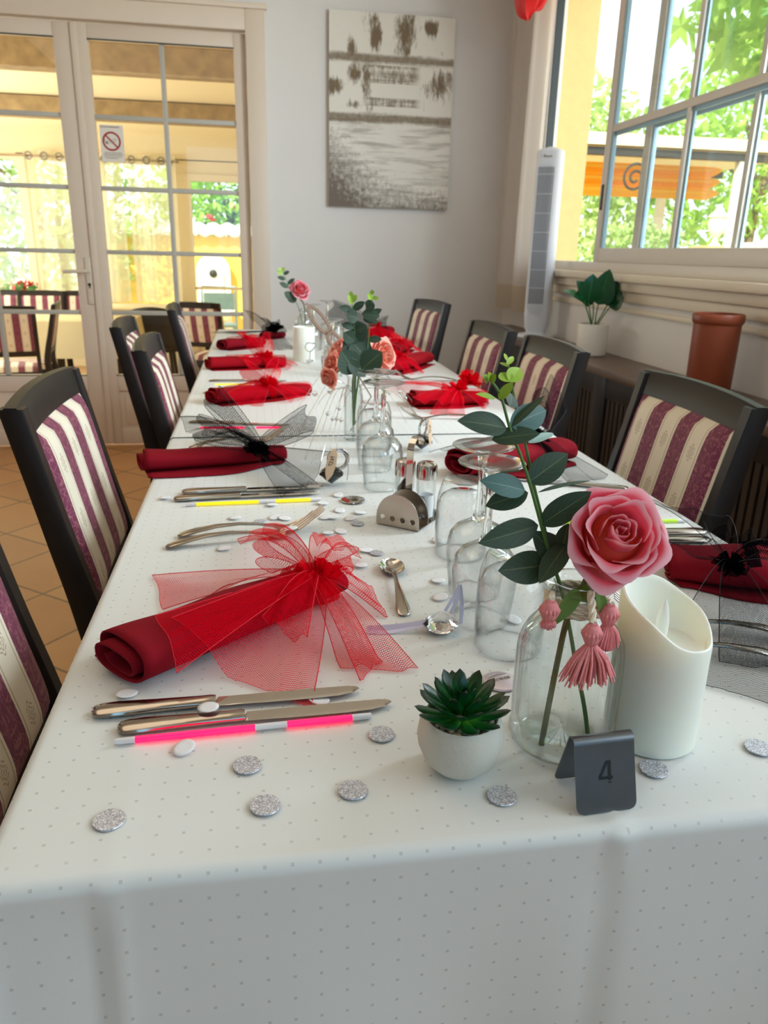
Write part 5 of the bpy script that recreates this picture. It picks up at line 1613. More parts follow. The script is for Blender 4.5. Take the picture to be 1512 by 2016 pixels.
for (px, py, w_) in ((780, 690, 0.16), (800, 676, 0.14), (740, 700, 0.14)): flare(m5, 'redtulle', k5, P(px, py, z=TZ), w_, 0.0, 0.004, 2, 0.14, seed=px)
loop(m5, 'blacktulle', k5, P(650, 612, y=k5.y + 0.05), 0.10, 0.5, 2)
loop(m5, 'blacktulle', k5, P(762, 640, y=k5.y + 0.02), 0.08, 0.5, 3)
ruffle(m5, 'redtie', k5, 0.03, 8, 4)
m6 = napkin('bright red napkin bundle between the mid vase and the far window-side chair', P(770, 700, z=TZ), P(800, 688, z=TZ), 0.08, 0.04, 0.01, 'winered', 0.9, NG, fside=-1, seed=12)
simple_bow(m6, 'red', 0.5, 71, 0.9, 0.02)

# ================================================================== napkin holder with salt and pepper
h0 = pt(741, 1030); h1 = pt(824, 1047)
ah = atan2(h1.y - h0.y, h1.x - h0.x); wl_ = (Vector((h1.x, h1.y)) - Vector((h0.x, h0.y))).length
hs = thing('condiment_stand', 'steel condiment stand with half round perforated plates and hooked handle', 'condiment stand', (h0.x, h0.y, TZ), ah)
def perforated(m, W, H, holes, r, M_, th=0.0009):
    bm = bmesh.new()
    pts = [(0.0, 0.0), (W, 0.0), (W, H - W / 2 + 0.012)]
    ce = (W / 2, H - W / 2 + 0.002)
    n = 26
    ol = [(0.0, 0.0), (W, 0.0)]
    z0 = H * 0.22
    for k in range(n + 1):
        a = pi * k / n
        ol.append((W / 2 + W / 2 * cos(a), z0 + (H - z0) * sin(a)))
    es = []
    vsb = [bm.verts.new((x, 0, z)) for x, z in ol]
    es += [bm.edges.new((vsb[i], vsb[(i + 1) % len(vsb)])) for i in range(len(vsb))]
    for (cx_, cz_) in holes:
        hv = [bm.verts.new((cx_ + r * cos(2 * pi * k / 16), 0, cz_ + r * sin(2 * pi * k / 16))) for k in range(16)]
        es += [bm.edges.new((hv[i], hv[(i + 1) % 16])) for i in range(16)]
    bmesh.ops.triangle_fill(bm, edges=es, use_beauty=True)
    bm.verts.index_update()
    vs = [v.co.copy() for v in bm.verts]; fs = [[v.index for v in f.verts] for f in bm.faces]
    m.add(vs, fs, None, M_); bm.free()
Hh = 0.046
hl = [(wl_ * (0.15 + 0.235 * k), 0.0105) for k in range(4)]
for nm, yo in (('front_plate', 0.0), ('back_plate', 0.030)):
    m = MB(); perforated(m, wl_, Hh, hl, 0.0040, T(0, yo, 0.001)); o = m.build(nm, M['standsteel'], hs, smooth=False, fix=False)
    sd = o.modifiers.new('thick', 'SOLIDIFY'); sd.thickness = 0.001; sd.offset = 0
m = MB(); m.box(0, 0, 0.0005, wl_, 0.068, 0.0016); m.box(0.0, 0.067, 0.0005, wl_, 0.068, 0.012); m.build('tray', M['standsteel'], hs, smooth=False)
m = MB()
hk = [(0.0, 0.0)] + [(0, 0.02 * k) for k in range(1, 6)]
path = [(wl_ * 0.5, 0.033, 0.002), (wl_ * 0.5, 0.033, 0.05), (wl_ * 0.5, 0.033, 0.096), (wl_ * 0.5, 0.036, 0.109), (wl_ * 0.5, 0.045, 0.117), (wl_ * 0.5, 0.057, 0.1175), (wl_ * 0.5, 0.067, 0.111), (wl_ * 0.5, 0.071, 0.103)]
q = spline(path, 5); secs = []
for i, p in enumerate(q):
    tt_ = (q[min(i + 1, len(q) - 1)] - q[max(0, i - 1)]).normalized(); nn_ = tt_.cross(Vector((1, 0, 0))).normalized()
    secs.append([p + Vector((-0.005, 0, 0)) + nn_ * 0.0005, p + Vector((0.005, 0, 0)) + nn_ * 0.0005, p + Vector((0.005, 0, 0)) - nn_ * 0.0005, p + Vector((-0.005, 0, 0)) - nn_ * 0.0005])
m.loft(secs); m.build('hooked_handle', M['chrome'], hs, sharp=50)
def shaker(name, label, loc, fill, fh):
    t = thing(name, label, 'shaker', loc)
    m = MB(); m.lathe([(0.001, 0.0), (0.0125, 0.0), (0.0138, 0.003), (0.0138, 0.03), (0.0126, 0.037), (0.0138, 0.044), (0.0136, 0.064), (0.0125, 0.064), (0.0118, 0.044), (0.011, 0.037), (0.0118, 0.03), (0.0118, 0.004), (0.001, 0.004)], 28); m.build('glass_jar', M['thin'], t)
    m = MB(); m.lathe([(0.001, 0.0045), (0.0112, 0.0045), (0.0112, 0.03), (0.0106, 0.036), (0.0106, min(fh, 0.04)), (0.0001, fh)], 20); m.build('filling', M[fill], t)
    m = MB(); m.lathe([(0.0128, 0.060), (0.0146, 0.060), (0.0146, 0.076), (0.0138, 0.0805), (0.010, 0.083), (0.001, 0.084)], 28)
    c_ = m.build('metal_cap', M['chrome'], t)
    m = MB()
    for k in range(5): m.sphere((0.005 * cos(k * 1.257), 0.005 * sin(k * 1.257), 0.0832), 0.0008, 5)
    m.build('pour_hole', M['black'], c_)
    return t
hm = Matrix.Translation((h0.x, h0.y, TZ)) @ R(ah, 'Z')
shaker('pepper_shaker', 'glass pepper shaker with steel cap, dark pepper inside', hm @ Vector((wl_ * 0.27, 0.0495, 0.0018)), 'pepper', 0.056)
shaker('salt_shaker', 'glass salt shaker with steel cap, white salt inside', hm @ Vector((wl_ * 0.78, 0.0500, 0.0018)), 'salt', 0.028)

# ================================================================== place markers
def gem(m, R0, H_, n, M_):
    secs = [[(R0 * 0.02 * cos(2 * pi * k / n), R0 * 0.02 * sin(2 * pi * k / n), 0) for k in range(n)],
            [(R0 * 0.55 * cos(2 * pi * (k + .5) / n), R0 * 0.55 * sin(2 * pi * (k + .5) / n), H_ * 0.30) for k in range(n)],
            [(R0 * cos(2 * pi * k / n), R0 * sin(2 * pi * k / n), H_ * 0.62) for k in range(n)],
            [(R0 * 0.98 * cos(2 * pi * k / n), R0 * 0.98 * sin(2 * pi * k / n), H_ * 0.68) for k in range(n)],
            [(R0 * 0.8 * cos(2 * pi * (k + .5) / n), R0 * 0.8 * sin(2 * pi * (k + .5) / n), H_ * 0.86) for k in range(n)],
            [(R0 * 0.55 * cos(2 * pi * k / n), R0 * 0.55 * sin(2 * pi * k / n), H_) for k in range(n)]]
    m.loft(secs, True, True, None, M_)
def strip(m, pts, wid, side=(0, 0, 1), th=0.0003):
    q = spline(pts, 6); secs = []
    for i, p in enumerate(q):
        t = (q[min(i + 1, len(q) - 1)] - q[max(0, i - 1)]).normalized(); s_ = Vector(side); s_ = (s_ - t * s_.dot(t)).normalized() * wid / 2; n_ = t.cross(s_).normalized() * th
        secs.append([p - s_ + n_, p + s_ + n_, p + s_ - n_, p - s_ - n_])
    m.loft(secs)
def ring_marker(label, loc, rz, tagon=True):
    t = thing('place_marker', label, 'place marker', loc, rz)
    m = MB(); gem(m, 0.0205, 0.026, 10, T(0, 0, 0.0) @ T(0, 0, 0.001)); m.build('black_gem', M['blackgem'], t, smooth=False)
    m = MB(); m.tube([(0.012 + 0.0155 * cos(a), 0.004, 0.040 + 0.0155 * sin(a)) for a in [2 * pi * k / 28 for k in range(29)]], 0.0022, 8, flat=1.6); m.build('ring_hoop', M['chrome'], t)
    if tagon:
        m = MB()
        ol = [(-0.001, -0.03), (0.006, -0.018), (0.0085, 0.0), (0.007, 0.016), (0.003, 0.024), (-0.002, 0.023), (-0.007, 0.012), (-0.008, -0.004), (-0.006, -0.018)]
        Mt = T(-0.004, -0.018, 0.040) @ R(radians(78), 'X') @ R(radians(-14), 'Z')
        m.prism(ol, 0, 0.0006, Mt); tg = m.build('card_tag', M['kraft'], t, smooth=False)
        m = MB()
        for a, b, c_, d_ in ((-0.004, -0.004, 0.0, -0.003), (0.0, -0.003, 0.003, 0.0015), (0.003, 0.0015, -0.002, 0.003), (-0.002, 0.003, -0.004, -0.004), (-0.003, 0.006, 0.003, 0.0055), (0.003, 0.0055, -0.003, 0.0105), (-0.003, 0.0105, 0.0035, 0.0105)):
            m.tube([Mt @ Vector((a, b, 0.0008)), Mt @ Vector((c_, d_, 0.0008))], 0.0005, 5)
        m.build('handwriting', M['black'], tg)
    m = MB(); strip(m, [(0.0, -0.012, 0.050), (0.010, -0.008, 0.058), (0.022, -0.004, 0.050), (0.027, -0.004, 0.03), (0.024, -0.01, 0.008)], 0.004, (0, 1, 0)); m.build('ribbon', M['ribbon'], t, sharp=60)
    return t
a = pt(654, 958); ring_marker('black gem ring holding a kraft card tag, beside the black tulle bow', (a.x, a.y + 0.014, TZ), 0.1)
a = pt(836, 893); ring_marker('black gem ring with pale tag behind the salt and pepper stand', (a.x, a.y + 0.03, TZ), 0.9)
ga = pt(871, 1250)
cg = thing('crystal_gem', 'clear faceted gem with lilac ribbons lying before the wine glasses', 'place marker', (ga.x, ga.y + 0.010, TZ))
m = MB(); gem(m, 0.0178, 0.021, 12, T(0, 0, 0.0215) @ R(pi, 'X')); m.v = [Vector((p.x, p.y, p.z)) for p in m.v]; m.build('faceted_gem', M['crystal'], cg, smooth=False)
m = MB()
strip(m, [(-0.012, 0.0, 0.010), (-0.03, 0.003, 0.006), (-0.05, 0.006, 0.003), (-0.073, 0.010, 0.001)], 0.006, (0, 0.6, 0.8))
strip(m, [(-0.012, -0.002, 0.008), (-0.03, 0.0, 0.004), (-0.055, 0.0, 0.001), (-0.075, 0.003, 0.001)], 0.004, (0, 0.9, 0.4))
strip(m, [(0.004, 0.0, 0.021), (0.012, 0.002, 0.034), (0.019, 0.004, 0.047)], 0.0035, (1, 0, -0.4))
strip(m, [(0.010, 0.0, 0.018), (0.016, 0.002, 0.032), (0.019, 0.004, 0.047)], 0.004, (1, 0, -0.4))
strip(m, [(0.019, 0.004, 0.047), (0.0215, 0.002, 0.026), (0.021, 0.0, 0.006)], 0.004, (1, 0.2, 0))
m.build('ribbon', M['ribbon'], cg, sharp=60)

# printed metal badges
def badge(label, p, r, c1, mark):
    t = thing('metal_badge', label, 'badge', (p.x, p.y, TZ), 0.3)
    m = MB(); m.lathe([(0.001, 0.0002), (r * 0.97, 0.0002), (r, 0.001), (r * 0.98, 0.0026), (r * 0.8, 0.0036), (0.001, 0.0042)], 40); m.build('disc', M[c1], t)
    m = MB(); rs = random.Random(7)
    if mark == 'print':
        for k in range(5): m.box(-r * 0.5 + k * r * 0.2, -r * 0.4 * rs.random() - 0.001, 0.0036, -r * 0.5 + k * r * 0.2 + r * 0.11, r * 0.45 * rs.random(), 0.0043)
        m.build('dark_print', M['ink'], t, smooth=False)
        m = MB(); m.grid(lambda u, v: ((0.62 + 0.3 * v) * r * cos(2.4 + 1.5 * u), (0.62 + 0.3 * v) * r * sin(2.4 + 1.5 * u), 0.0046 - 0.0012 * v), 10, 3); m.build('red_print', M['signred'], t, smooth=False)
    else:
        x = -r * 0.6
        for k in range(7):
            m.tube([(x, -0.002, 0.0042), (x + 0.001, 0.002, 0.0042), (x + 0.0025, -0.0015, 0.0042), (x + 0.003, 0.0012, 0.0042)], 0.0004, 5); x += r * 0.17
        m.tube([(-r * 0.6, 0.006, 0.004), (0, 0.007, 0.0044), (r * 0.6, 0.006, 0.004)], 0.0005, 5)
        m.build('raised_lettering', M['chrome'], t)
    return t
badge('round silver badge with red and dark print, lying left of the condiment stand', pt(695, 986), 0.0185, 'chrome', 'print')
M['pinkmetal'] = mat('pinkish_silver_foil', rgb(222, 206, 214), 0.3, 0.7)
badge('pinkish silver badge with raised lettering between the succulent and the bottle vase', pt(985, 1352) + Vector((0.002, 0.006, 0)), 0.0155, 'pinkmetal', 'letter')

# ================================================================== confetti
m = MB(); m.lathe([(0.0001, 0.0), (0.0102, 0.0), (0.0106, 0.0006), (0.0102, 0.0012), (0.0001, 0.0012)], 36)
disc0 = m.build('glitter_disc', M['glitter'], None, loc=(0, 0, -5))
SD = [((215, 1616), 'silver glitter disc nearest the door-side corner of the table'), ((487, 1508), 'silver glitter disc in front of the pink glow stick'), ((522, 1587), 'silver glitter disc between the near table edge and the pink glow stick'),
      ((695, 1557), 'silver glitter disc midway between the glow stick and the table edge, left of the succulent'), ((751, 1447), 'silver glitter disc at the tip of the nearest knife beside the succulent'), ((988, 1569), 'silver glitter disc between the succulent pot and the steel table number'),
      ((1287, 1516), 'silver glitter disc at the foot of the large candle beside the table number'), ((1493, 1474), 'silver glitter disc by the picture edge right of the candle'), ((741, 1090), 'silver glitter disc above the small spoon'),
      ((512, 1028), 'silver glitter disc behind the two forks by the red bow'), ((704, 1032), 'silver glitter disc below the round silver badge')]
for i, (p, lb) in enumerate(SD):
    o = disc0 if i == 0 else disc0.copy()
    if i: C.objects.link(o)
    a = pt(*p); o.location = (a.x, a.y, TZ + 0.0002 + 0.00005 * i); o.rotation_euler = (0, 0, i * 1.1)
    k = 0.82 if p[1] < 1200 else 1.0
    o.scale = (k, k, 1)
    tag(o, lb, 'confetti', 'silver glitter discs')
def petal_mesh(i):
    m = MB(); n = 24; vs = [(0, 0, 0.0012)]; fs = []
    for q in (1, 2, 3):
        for k in range(n):
            a = 2 * pi * k / n; r = 0.0085 * q / 3
            vs.append((r * cos(a) * 1.15, r * sin(a), 0.0012 + 0.0011 * (q / 3) ** 2 * cos(a + i)))
    for k in range(n):
        j = (k + 1) % n
        fs.append((0, 1 + k, 1 + j))
        for q in (0, 1): fs.append((1 + q * n + k, 1 + (q + 1) * n + k, 1 + (q + 1) * n + j, 1 + q * n + j))
    m.add(vs, fs)
    return m
paper0 = petal_mesh(0).build('paper_disc', M['confetti'], None, fix=False, loc=(0, 0, -5))
sdm = paper0.modifiers.new('thick', 'SOLIDIFY'); sdm.thickness = 0.0003
WD = [((640, 1020), 0), ((668, 1006), 0), ((708, 1010), 0), ((655, 1020), 0), ((690, 1022), 0), ((670, 1047), 0), ((645, 1050), 0), ((462, 1021), 0), ((540, 1020), 0), ((560, 1022), 0), ((535, 995), 0), ((572, 1042), 0.012), ((665, 976), 0), ((635, 992), 0),
      ((862, 1145), 0), ((866, 1178), 0), ((1010, 1222), 0), ((250, 1368), 0), ((410, 1396), 0.008), ((362, 1476), 0), ((628, 1380), 0.0), ((710, 1115), 0), ((440, 1082), 0), ((862, 1066), 0), ((720, 1085), 0), ((325, 982), 0), ((1030, 858), 0), ((470, 838), 0.0)]
lbw = {17: 'white paper disc at the open end of the nearest napkin', 18: 'white paper disc lying across the two nearest knives', 19: 'pinkish lit paper disc in front of the pink glow stick', 20: 'white paper disc between the two nearest knife blades', 14: 'white paper disc left of the wine glasses, above the crystal gem', 15: 'white paper disc just above the crystal gem', 16: 'white paper disc seen through the nearest tumbler', 11: 'white paper disc caught on the fork tines', 22: 'white paper disc under the fork handle by the red net',
       7: 'white paper disc between the yellow glow stick and the forks, leftmost', 10: 'white paper disc touching the yellow glow stick', 25: 'white paper disc beside the knife handle before the black tulle napkin', 26: 'white paper disc behind the eucalyptus on the cloth seam', 27: 'white paper disc seen through the black tulle loop', 23: 'white paper disc at the foot of the tumbler by the salt shaker', 21: 'white paper disc beside the bowl of the small spoon'}
for i, (p, dz) in enumerate(WD):
    o = paper0 if i == 0 else paper0.copy()
    if i: C.objects.link(o)
    a = pt(*p, dz); o.location = (a.x, a.y, TZ + 0.0004 + dz + 0.00003 * i); o.rotation_euler = (0, 0, i * 1.7)
    o.scale = (0.95, 0.95, 1)
    if i in lbw: tag(o, lbw[i], 'confetti', 'white paper discs')
    else: tag(o, 'small white paper disc scattered between the forks and the condiment stand', 'confetti', 'white paper discs by the condiment stand')

# ================================================================== middle of the table
mv = Vector((0.186, 1.492, TZ))
mvs = thing('bud_vase', 'slim clear glass bud vase holding drooping peach roses in mid table', 'vase', mv)
m = MB(); m.lathe([(0.001, 0.0005), (0.016, 0.0), (0.0185, 0.003), (0.0185, 0.09), (0.016, 0.104), (0.0125, 0.112), (0.0125, 0.124), (0.015, 0.127), (0.0155, 0.13), (0.0135, 0.132), (0.0105, 0.124), (0.0105, 0.112), (0.0165, 0.09), (0.0165, 0.009), (0.001, 0.008)], 32); m.build('glass_body', M['vaseglass'], mvs)
def peach(label, px, py, yy_, axis, R0, seed):
    c = P(px, py, y=yy_)
    rose('peach_rose', label, c, axis, R0, [c - Vector(axis).normalized() * R0 * 0.5, c.lerp(mv + Vector((0, 0, 0.13)), 0.5) + Vector((0, 0, 0.012)), mv + Vector((0, 0, 0.128)), mv + Vector((0.003, 0.003, 0.03))], seed, 'peach', n=18)
peach('peach rose drooping on the door side of the bud vase, lower one', 650, 742, 1.48, (-0.7, -0.5, -0.2), 0.021, 5)
peach('peach rose drooping on the door side of the bud vase, upper one', 657, 718, 1.53, (-0.7, -0.4, 0.2), 0.023, 6)
peach('peach rose behind the eucalyptus at the top of the bud vase', 674, 692, 1.56, (-0.5, -0.4, 0.6), 0.028, 7)
peach('pale pink rose leaning to the window side of the bud vase', 750, 700, 1.56, (0.6, -0.7, 0.2), 0.034, 8)
def sprig(label, root, stems, leaves, yy_, pxm, loc):
    e = thing('eucalyptus_sprig', label, 'foliage', loc); lo = Vector(loc)
    for st in stems:
        pts_ = [root - lo] + [P(a, b, y=yy_) - lo for a, b in st]
        m = MB(); q = spline(pts_, 5); m.tube(q, [lerp(0.0018, 0.0007, i / (len(q) - 1)) for i in range(len(q))], 6); m.build('stem', M['gstem'], e)
    for (a_, b_, wd, mt, dy) in leaves:
        m = MB(); leafblade(m, P(a_[0], a_[1], y=yy_ + dy) - lo, P(b_[0], b_[1], y=yy_ + dy - 0.005) - lo, wd * pxm, (random.uniform(-0.25, 0.25), -0.9, 0.35), 0.1, 0.1, 10, 6, 0.9, 2.3)
        m.build('leaf', M[mt], e, fix=False)
    return e
LM = [((692, 672), (722, 706), 46, 'euc', 0), ((700, 735), (672, 690), 48, 'euc', -0.01), ((712, 728), (752, 692), 44, 'euc', -0.012), ((700, 690), (676, 672), 40, 'euc', 0.0), ((702, 695), (725, 668), 44, 'euc', 0.01), ((698, 672), (676, 655), 26, 'euc', -0.005), ((702, 670), (722, 656), 22, 'eucteal', 0.012), ((700, 650), (718, 644), 16, 'euc', 0), ((698, 645), (672, 638), 14, 'euc', 0),
      ((705, 626), (682, 620), 26, 'euc', -0.004), ((694, 612), (668, 604), 14, 'euc', 0), ((694, 610), (718, 594), 14, 'euc', 0.006), ((712, 618), (748, 622), 24, 'euc', 0), ((720, 610), (738, 600), 16, 'euc', -0.004), ((718, 596), (738, 602), 16, 'euc', 0.008), ((722, 625), (752, 608), 14, 'euc', 0.01), ((714, 628), (746, 634), 12, 'euc', 0.002), ((724, 668), (752, 668), 14, 'euc', 0.005), ((692, 662), (722, 640), 40, 'euc', 0.004), ((690, 700), (720, 742), 40, 'euc', -0.005),
      ((694, 600), (686, 580), 10, 'lime', 0), ((693, 595), (702, 580), 10, 'lime', 0), ((692, 590), (690, 573), 10, 'lime', 0), ((733, 590), (724, 578), 10, 'lime', 0), ((733, 586), (746, 588), 8, 'lime', 0), ((733, 580), (732, 570), 8, 'lime', 0)]
sprig('eucalyptus sprig with two lime tipped stems in the mid table bud vase', mv + Vector((0, 0, 0.03)), [((700, 742), (698, 700), (698, 650), (694, 610), (692, 578)), ((706, 742), (720, 700), (726, 660), (730, 615), (733, 574))], LM, 1.45, 1.55 / FPX, mv + Vector((0, 0, 0.03)))
# the flat looped board standing in the arrangement
a = P(686, 708, y=1.60); b = P(606, 602, y=1.64)
lb = thing('wooden_loops', 'flat grey brown board with two long loops leaning by the peach roses', 'ornament', a)
d = (b - a); L = d.length; ex = d.normalized(); nn = Vector((0.35, -0.9, 0.2)); nn = (nn - ex * nn.dot(ex)).normalized(); ey = nn.cross(ex)
MM = Matrix(((ex.x, ey.x, nn.x, 0), (ex.y, ey.y, nn.y, 0), (ex.z, ey.z, nn.z, 0), (0, 0, 0, 1)))
m = MB()
for (x0, x1) in ((0.0, L * 0.55), (L * 0.45, L)):
    n = 36; vs = []; fs = []
    for k in range(n):
        th = 2 * pi * k / n
        for r_, z_ in ((1.0, 0), (0.60, 0), (0.60, 0.003), (1.0, 0.003)):
            xx = (x0 + x1) / 2 + (x1 - x0) / 2 * cos(th) * (1 if r_ == 1 else 0.80); vs.append((xx, 0.0155 * r_ * sin(th), z_))
    for k in range(n):
        j = (k + 1) % n
        for q in range(4): fs.append((4 * k + q, 4 * k + (q + 1) % 4, 4 * j + (q + 1) % 4, 4 * j + q))
    m.add(vs, fs, None, MM)
m.tube([MM @ Vector((0.004, 0, 0.0015)), MM @ Vector((-0.09, 0.01, 0.0015)), Vector((0.0, -0.04, TZ - a.z + 0.001))], 0.0015, 5)
m.build('looped_board', M['greyboard'], lb)

# spray of thin wires with beads
sw0 = Vector((0.193, 1.545, TZ))
sw = thing('wire_spray', 'spray of thin silver wires with clear beads around the bud vase', 'ornament', sw0)
m = MB(); beads = []
ends = [(628, 925, 0), (600, 905, 0), (640, 940, 0), (576, 884, 0.004), (612, 915, 0.01), (560, 838, 0.004), (655, 930, 0), (590, 850, 0.02), (852, 858, 0.01), (862, 872, 0.005), (800, 832, 0.0), (790, 900, 0), (812, 790, 0.02), (770, 850, 0.0), (835, 840, 0.03), (740, 930, 0), (648, 900, 0.03)]
top = Vector((0, 0, 0.105))
for i, (px, py, dz) in enumerate(ends):
    e = P(px, py, z=TZ + 0.002 + dz) - sw0
    md = top.lerp(e, 0.42) + Vector((0, 0, 0.035 + 0.01 * (i % 3)))
    q = spline([Vector((0.002 * cos(i), 0.002 * sin(i), 0.001)), top * 0.8 + Vector((e.x, e.y, 0)) * 0.02, md, top.lerp(e, 0.75) + Vector((0, 0, 0.025)), e], 6)
    m.tube(q, 0.00042 if px < 780 else 0.0006, 5); beads.append(q[len(q) * 2 // 3])
m.build('wire', M['chrome'], sw)
for i, p in enumerate(beads):
    if i % 2 == 0:
        m = MB(); m.sphere(p, 0.0042, 8); m.build('clear_bead', M['crystal'], sw)
for (px, py) in ((641, 752), (650, 770), (620, 775)):
    m = MB(); m.sphere(P(px, py, y=1.5) - sw0, 0.0058, 10); m.build('clear_bead', M['crystal'], sw)

# farther candle, heart wire holder, far vase
c2 = Vector((0.1580, 2.645, TZ))
m = MB(); m.lathe([(0.001, 0), (0.036, 0), (0.037, 0.002), (0.037, 0.112), (0.0355, 0.115), (0.033, 0.1145), (0.031, 0.110), (0.001, 0.109)], 44)
o = m.build('pillar_candle', M['candle'], None, loc=c2); tag(o, 'straight white pillar candle farther down the table', 'candle')
hw_ = Vector(P(613, 712, z=TZ))
hh = thing('heart_card_holder', 'silver wire heart standing in front of the farther white candle', 'ornament', (0.172, 2.57, TZ))
o_ = Vector(hh.location)
m = MB(); hp = [P(px, py, y=2.57) - o_ for px, py in ((618, 677), (606, 675), (601, 682), (604, 690), (611, 692), (618, 686), (621, 678), (617, 674))]
m.tube(spline(hp, 5), 0.0018, 6); m.tube([hp[4], Vector((hp[4].x * 0.7, 0, 0.03)), (0, 0, 0.008)], 0.0014, 6); m.build('wire_heart', M['chrome'], hh)
m = MB(); gem(m, 0.014, 0.016, 10, T(0, 0, 0.0005)); m.build('clear_base', M['crystal'], hh, smooth=False)
fv = Vector((0.196, 3.22, TZ))
bottle_vase('bottle_vase', 'clear glass bottle vase with a pink rose at the far end of the table', fv, 0.98)
c = P(590, 572, y=3.22)
rose('pink_rose', 'small looking pink rose in the far vase before the back wall', c, (0.1, -0.75, 0.6), 0.0385, [c + Vector((0, 0.01, -0.03)), fv + Vector((0, 0, 0.14)), fv + Vector((0.005, 0, 0.03))], 12, n=24)
LFr = [((578, 588), (560, 575), 16, 'euc', 0), ((574, 582), (590, 560), 14, 'euc', 0.01), ((568, 566), (550, 556), 10, 'euc', 0), ((566, 560), (580, 548), 8, 'euc', 0), ((562, 550), (546, 545), 8, 'euc', 0), ((558, 540), (570, 534), 7, 'euc', 0), ((557, 540), (545, 534), 7, 'lime', 0), ((556, 534), (560, 526), 6, 'lime', 0), ((580, 592), (566, 590), 10, 'euc', 0), ((582, 595), (572, 583), 14, 'euc', 0.01), ((555, 534), (546, 528), 5, 'lime', 0)]
sprig('eucalyptus sprig beside the far pink rose', fv + Vector((0, 0, 0.03)), [((590, 612), (580, 588), (568, 562), (557, 533))], LFr, 3.21, 3.3 / FPX, fv + Vector((0, 0, 0.03)))

# ================================================================== the glazed veranda behind the doors
VZ = -0.20; VY = 9.2
struct(boxes('floor_veranda', mat('veranda_floor_tile', rgb(176, 140, 96), 0.5, var=0.1, vscale=3), [(-3.8, YB + 0.16, VZ - 0.1, 1.2, VY + 0.1, VZ)]))
struct(boxes('floor_step', M['floor'], [(-3.6, YB + 0.15, VZ - 0.05, 1.2, YB + 0.17, 0.0)]))
m = MB()
m.add([(-3.8, YB + 0.16, 2.66), (1.2, YB + 0.16, 2.66), (1.2, VY + 0.1, 2.22), (-3.8, VY + 0.1, 2.22), (-3.8, YB + 0.16, 2.82), (1.2, YB + 0.16, 2.82), (1.2, VY + 0.1, 2.32), (-3.8, VY + 0.1, 2.32)], [(0, 1, 2, 3), (4, 5, 6, 7), (0, 1, 5, 4), (1, 2, 6, 5), (2, 3, 7, 6), (3, 0, 4, 7)])
struct(m.build('ceiling_veranda', mat('cream_ceiling_board', rgb(244, 228, 186), 0.8), smooth=False))
for y_, zt, h_ in ((6.45, 2.47, 0.19), (8.0, 2.34, 0.16)):
    o = boxes('beam', M['straw'], [(-3.7, y_ - 0.09, zt - h_, 1.15, y_ + 0.09, zt)])
    o.name = 'ceiling_beam'; struct(o)
struct(boxes('wall_veranda_side', M['vwall'], [(1.0, YB + 0.16, VZ, 1.2, VY, 2.72)]))
struct(boxes('wall_veranda_door_side', M['vwall'], [(-3.8, YB + 0.16, VZ, -3.7, VY, 0.35), (-3.8, YB + 0.16, 2.1, -3.7, VY, 2.72)]))
struct(boxes('wall_veranda_back', M['vwall'], [(-3.8, VY, 1.99, 1.2, VY + 0.12, 2.45), (-3.8, VY, VZ, -0.83, VY + 0.12, 0.42), (-0.83, VY, VZ, -0.74, VY + 0.12, 2.0), (-2.42, VY, VZ, -2.34, VY + 0.12, 2.0), (0.14, VY, VZ, 1.2, VY + 0.12, 2.0), (-0.74, VY, 1.86, 0.14, VY + 0.12, 2.0)]))
# door frame of the veranda, glazed door ajar
vd = bpy.data.objects.new('door_3', None); C.objects.link(vd); struct(vd)
m = MB(); m.box(-0.74, VY - 0.03, VZ, -0.66, VY + 0.06, 1.86); m.box(-0.66, VY - 0.03, 1.79, 0.14, VY + 0.06, 1.86); m.box(0.08, VY - 0.03, VZ, 0.14, VY + 0.06, 1.79); m.box(-0.66, VY - 0.01, 0.66, 0.08, VY + 0.02, 0.69); m.box(-0.66, VY - 0.02, VZ, 0.08, VY + 0.03, 0.15)
m.build('door_frame', M['vwall'], vd, smooth=False)
m = MB(); m.box(-0.66, VY, 0.15, 0.08, VY + 0.004, 1.79); m.build('glass', M['pane'], vd, smooth=False)
wv = bpy.data.objects.new('window_2', None); C.objects.link(wv); struct(wv)
m = MB()
for x in (-3.65, -2.34 , -1.6, -0.87): m.box(x, VY + 0.02, 0.42, x + 0.045, VY + 0.08, 1.99)
m.box(-3.65, VY + 0.02, 0.42, -0.83, VY + 0.08, 0.47); m.box(-3.65, VY + 0.02, 1.94, -0.83, VY + 0.08, 1.99)
m.build('window_frame', M['vwall'], wv, smooth=False)
m = MB(); m.box(-3.65, VY + 0.045, 0.45, -0.83, VY + 0.05, 1.97); m.build('glass', M['pane'], wv, smooth=False)
# voile curtains on eyelets
vcs = [(-2.32, -1.36, 'sheer cream curtain with eyelets seen through the left glazed door'), (-1.30, -0.80, 'sheer cream curtain with eyelets seen through the right glazed door')]
for (xa, xb, lab) in vcs:
    t = thing('voile_curtain', lab, 'curtain', (0, 0, 0), 0, 'voile curtains in the veranda')
    n = int((xb - xa) / 0.012)
    m = MB(); m.grid(lambda u, v: (lerp(xa, xb, u), VY - 0.10 + 0.035 * sin(u * (xb - xa) * 21) * (0.8 + 0.3 * v) + 0.008 * sin(u * 60 + v), lerp(2.02, 0.52, v)), n, 6)
    m.build('voile', M['sheer'], t, fix=False)
    m = MB()
    k = 0; x = xa + 0.06
    while x < xb - 0.03:
        m.tube([(x + 0.034 * cos(a), VY - 0.14, 1.965 + 0.034 * sin(a)) for a in [2 * pi * q / 16 for q in range(17)]], 0.008, 6); x += 0.15
    m.build('eyelet', M['steeldark'], t)
m = MB(); m.tube([(-3.6, VY - 0.11, 1.965), (-0.76, VY - 0.11, 1.965)], 0.012, 8)
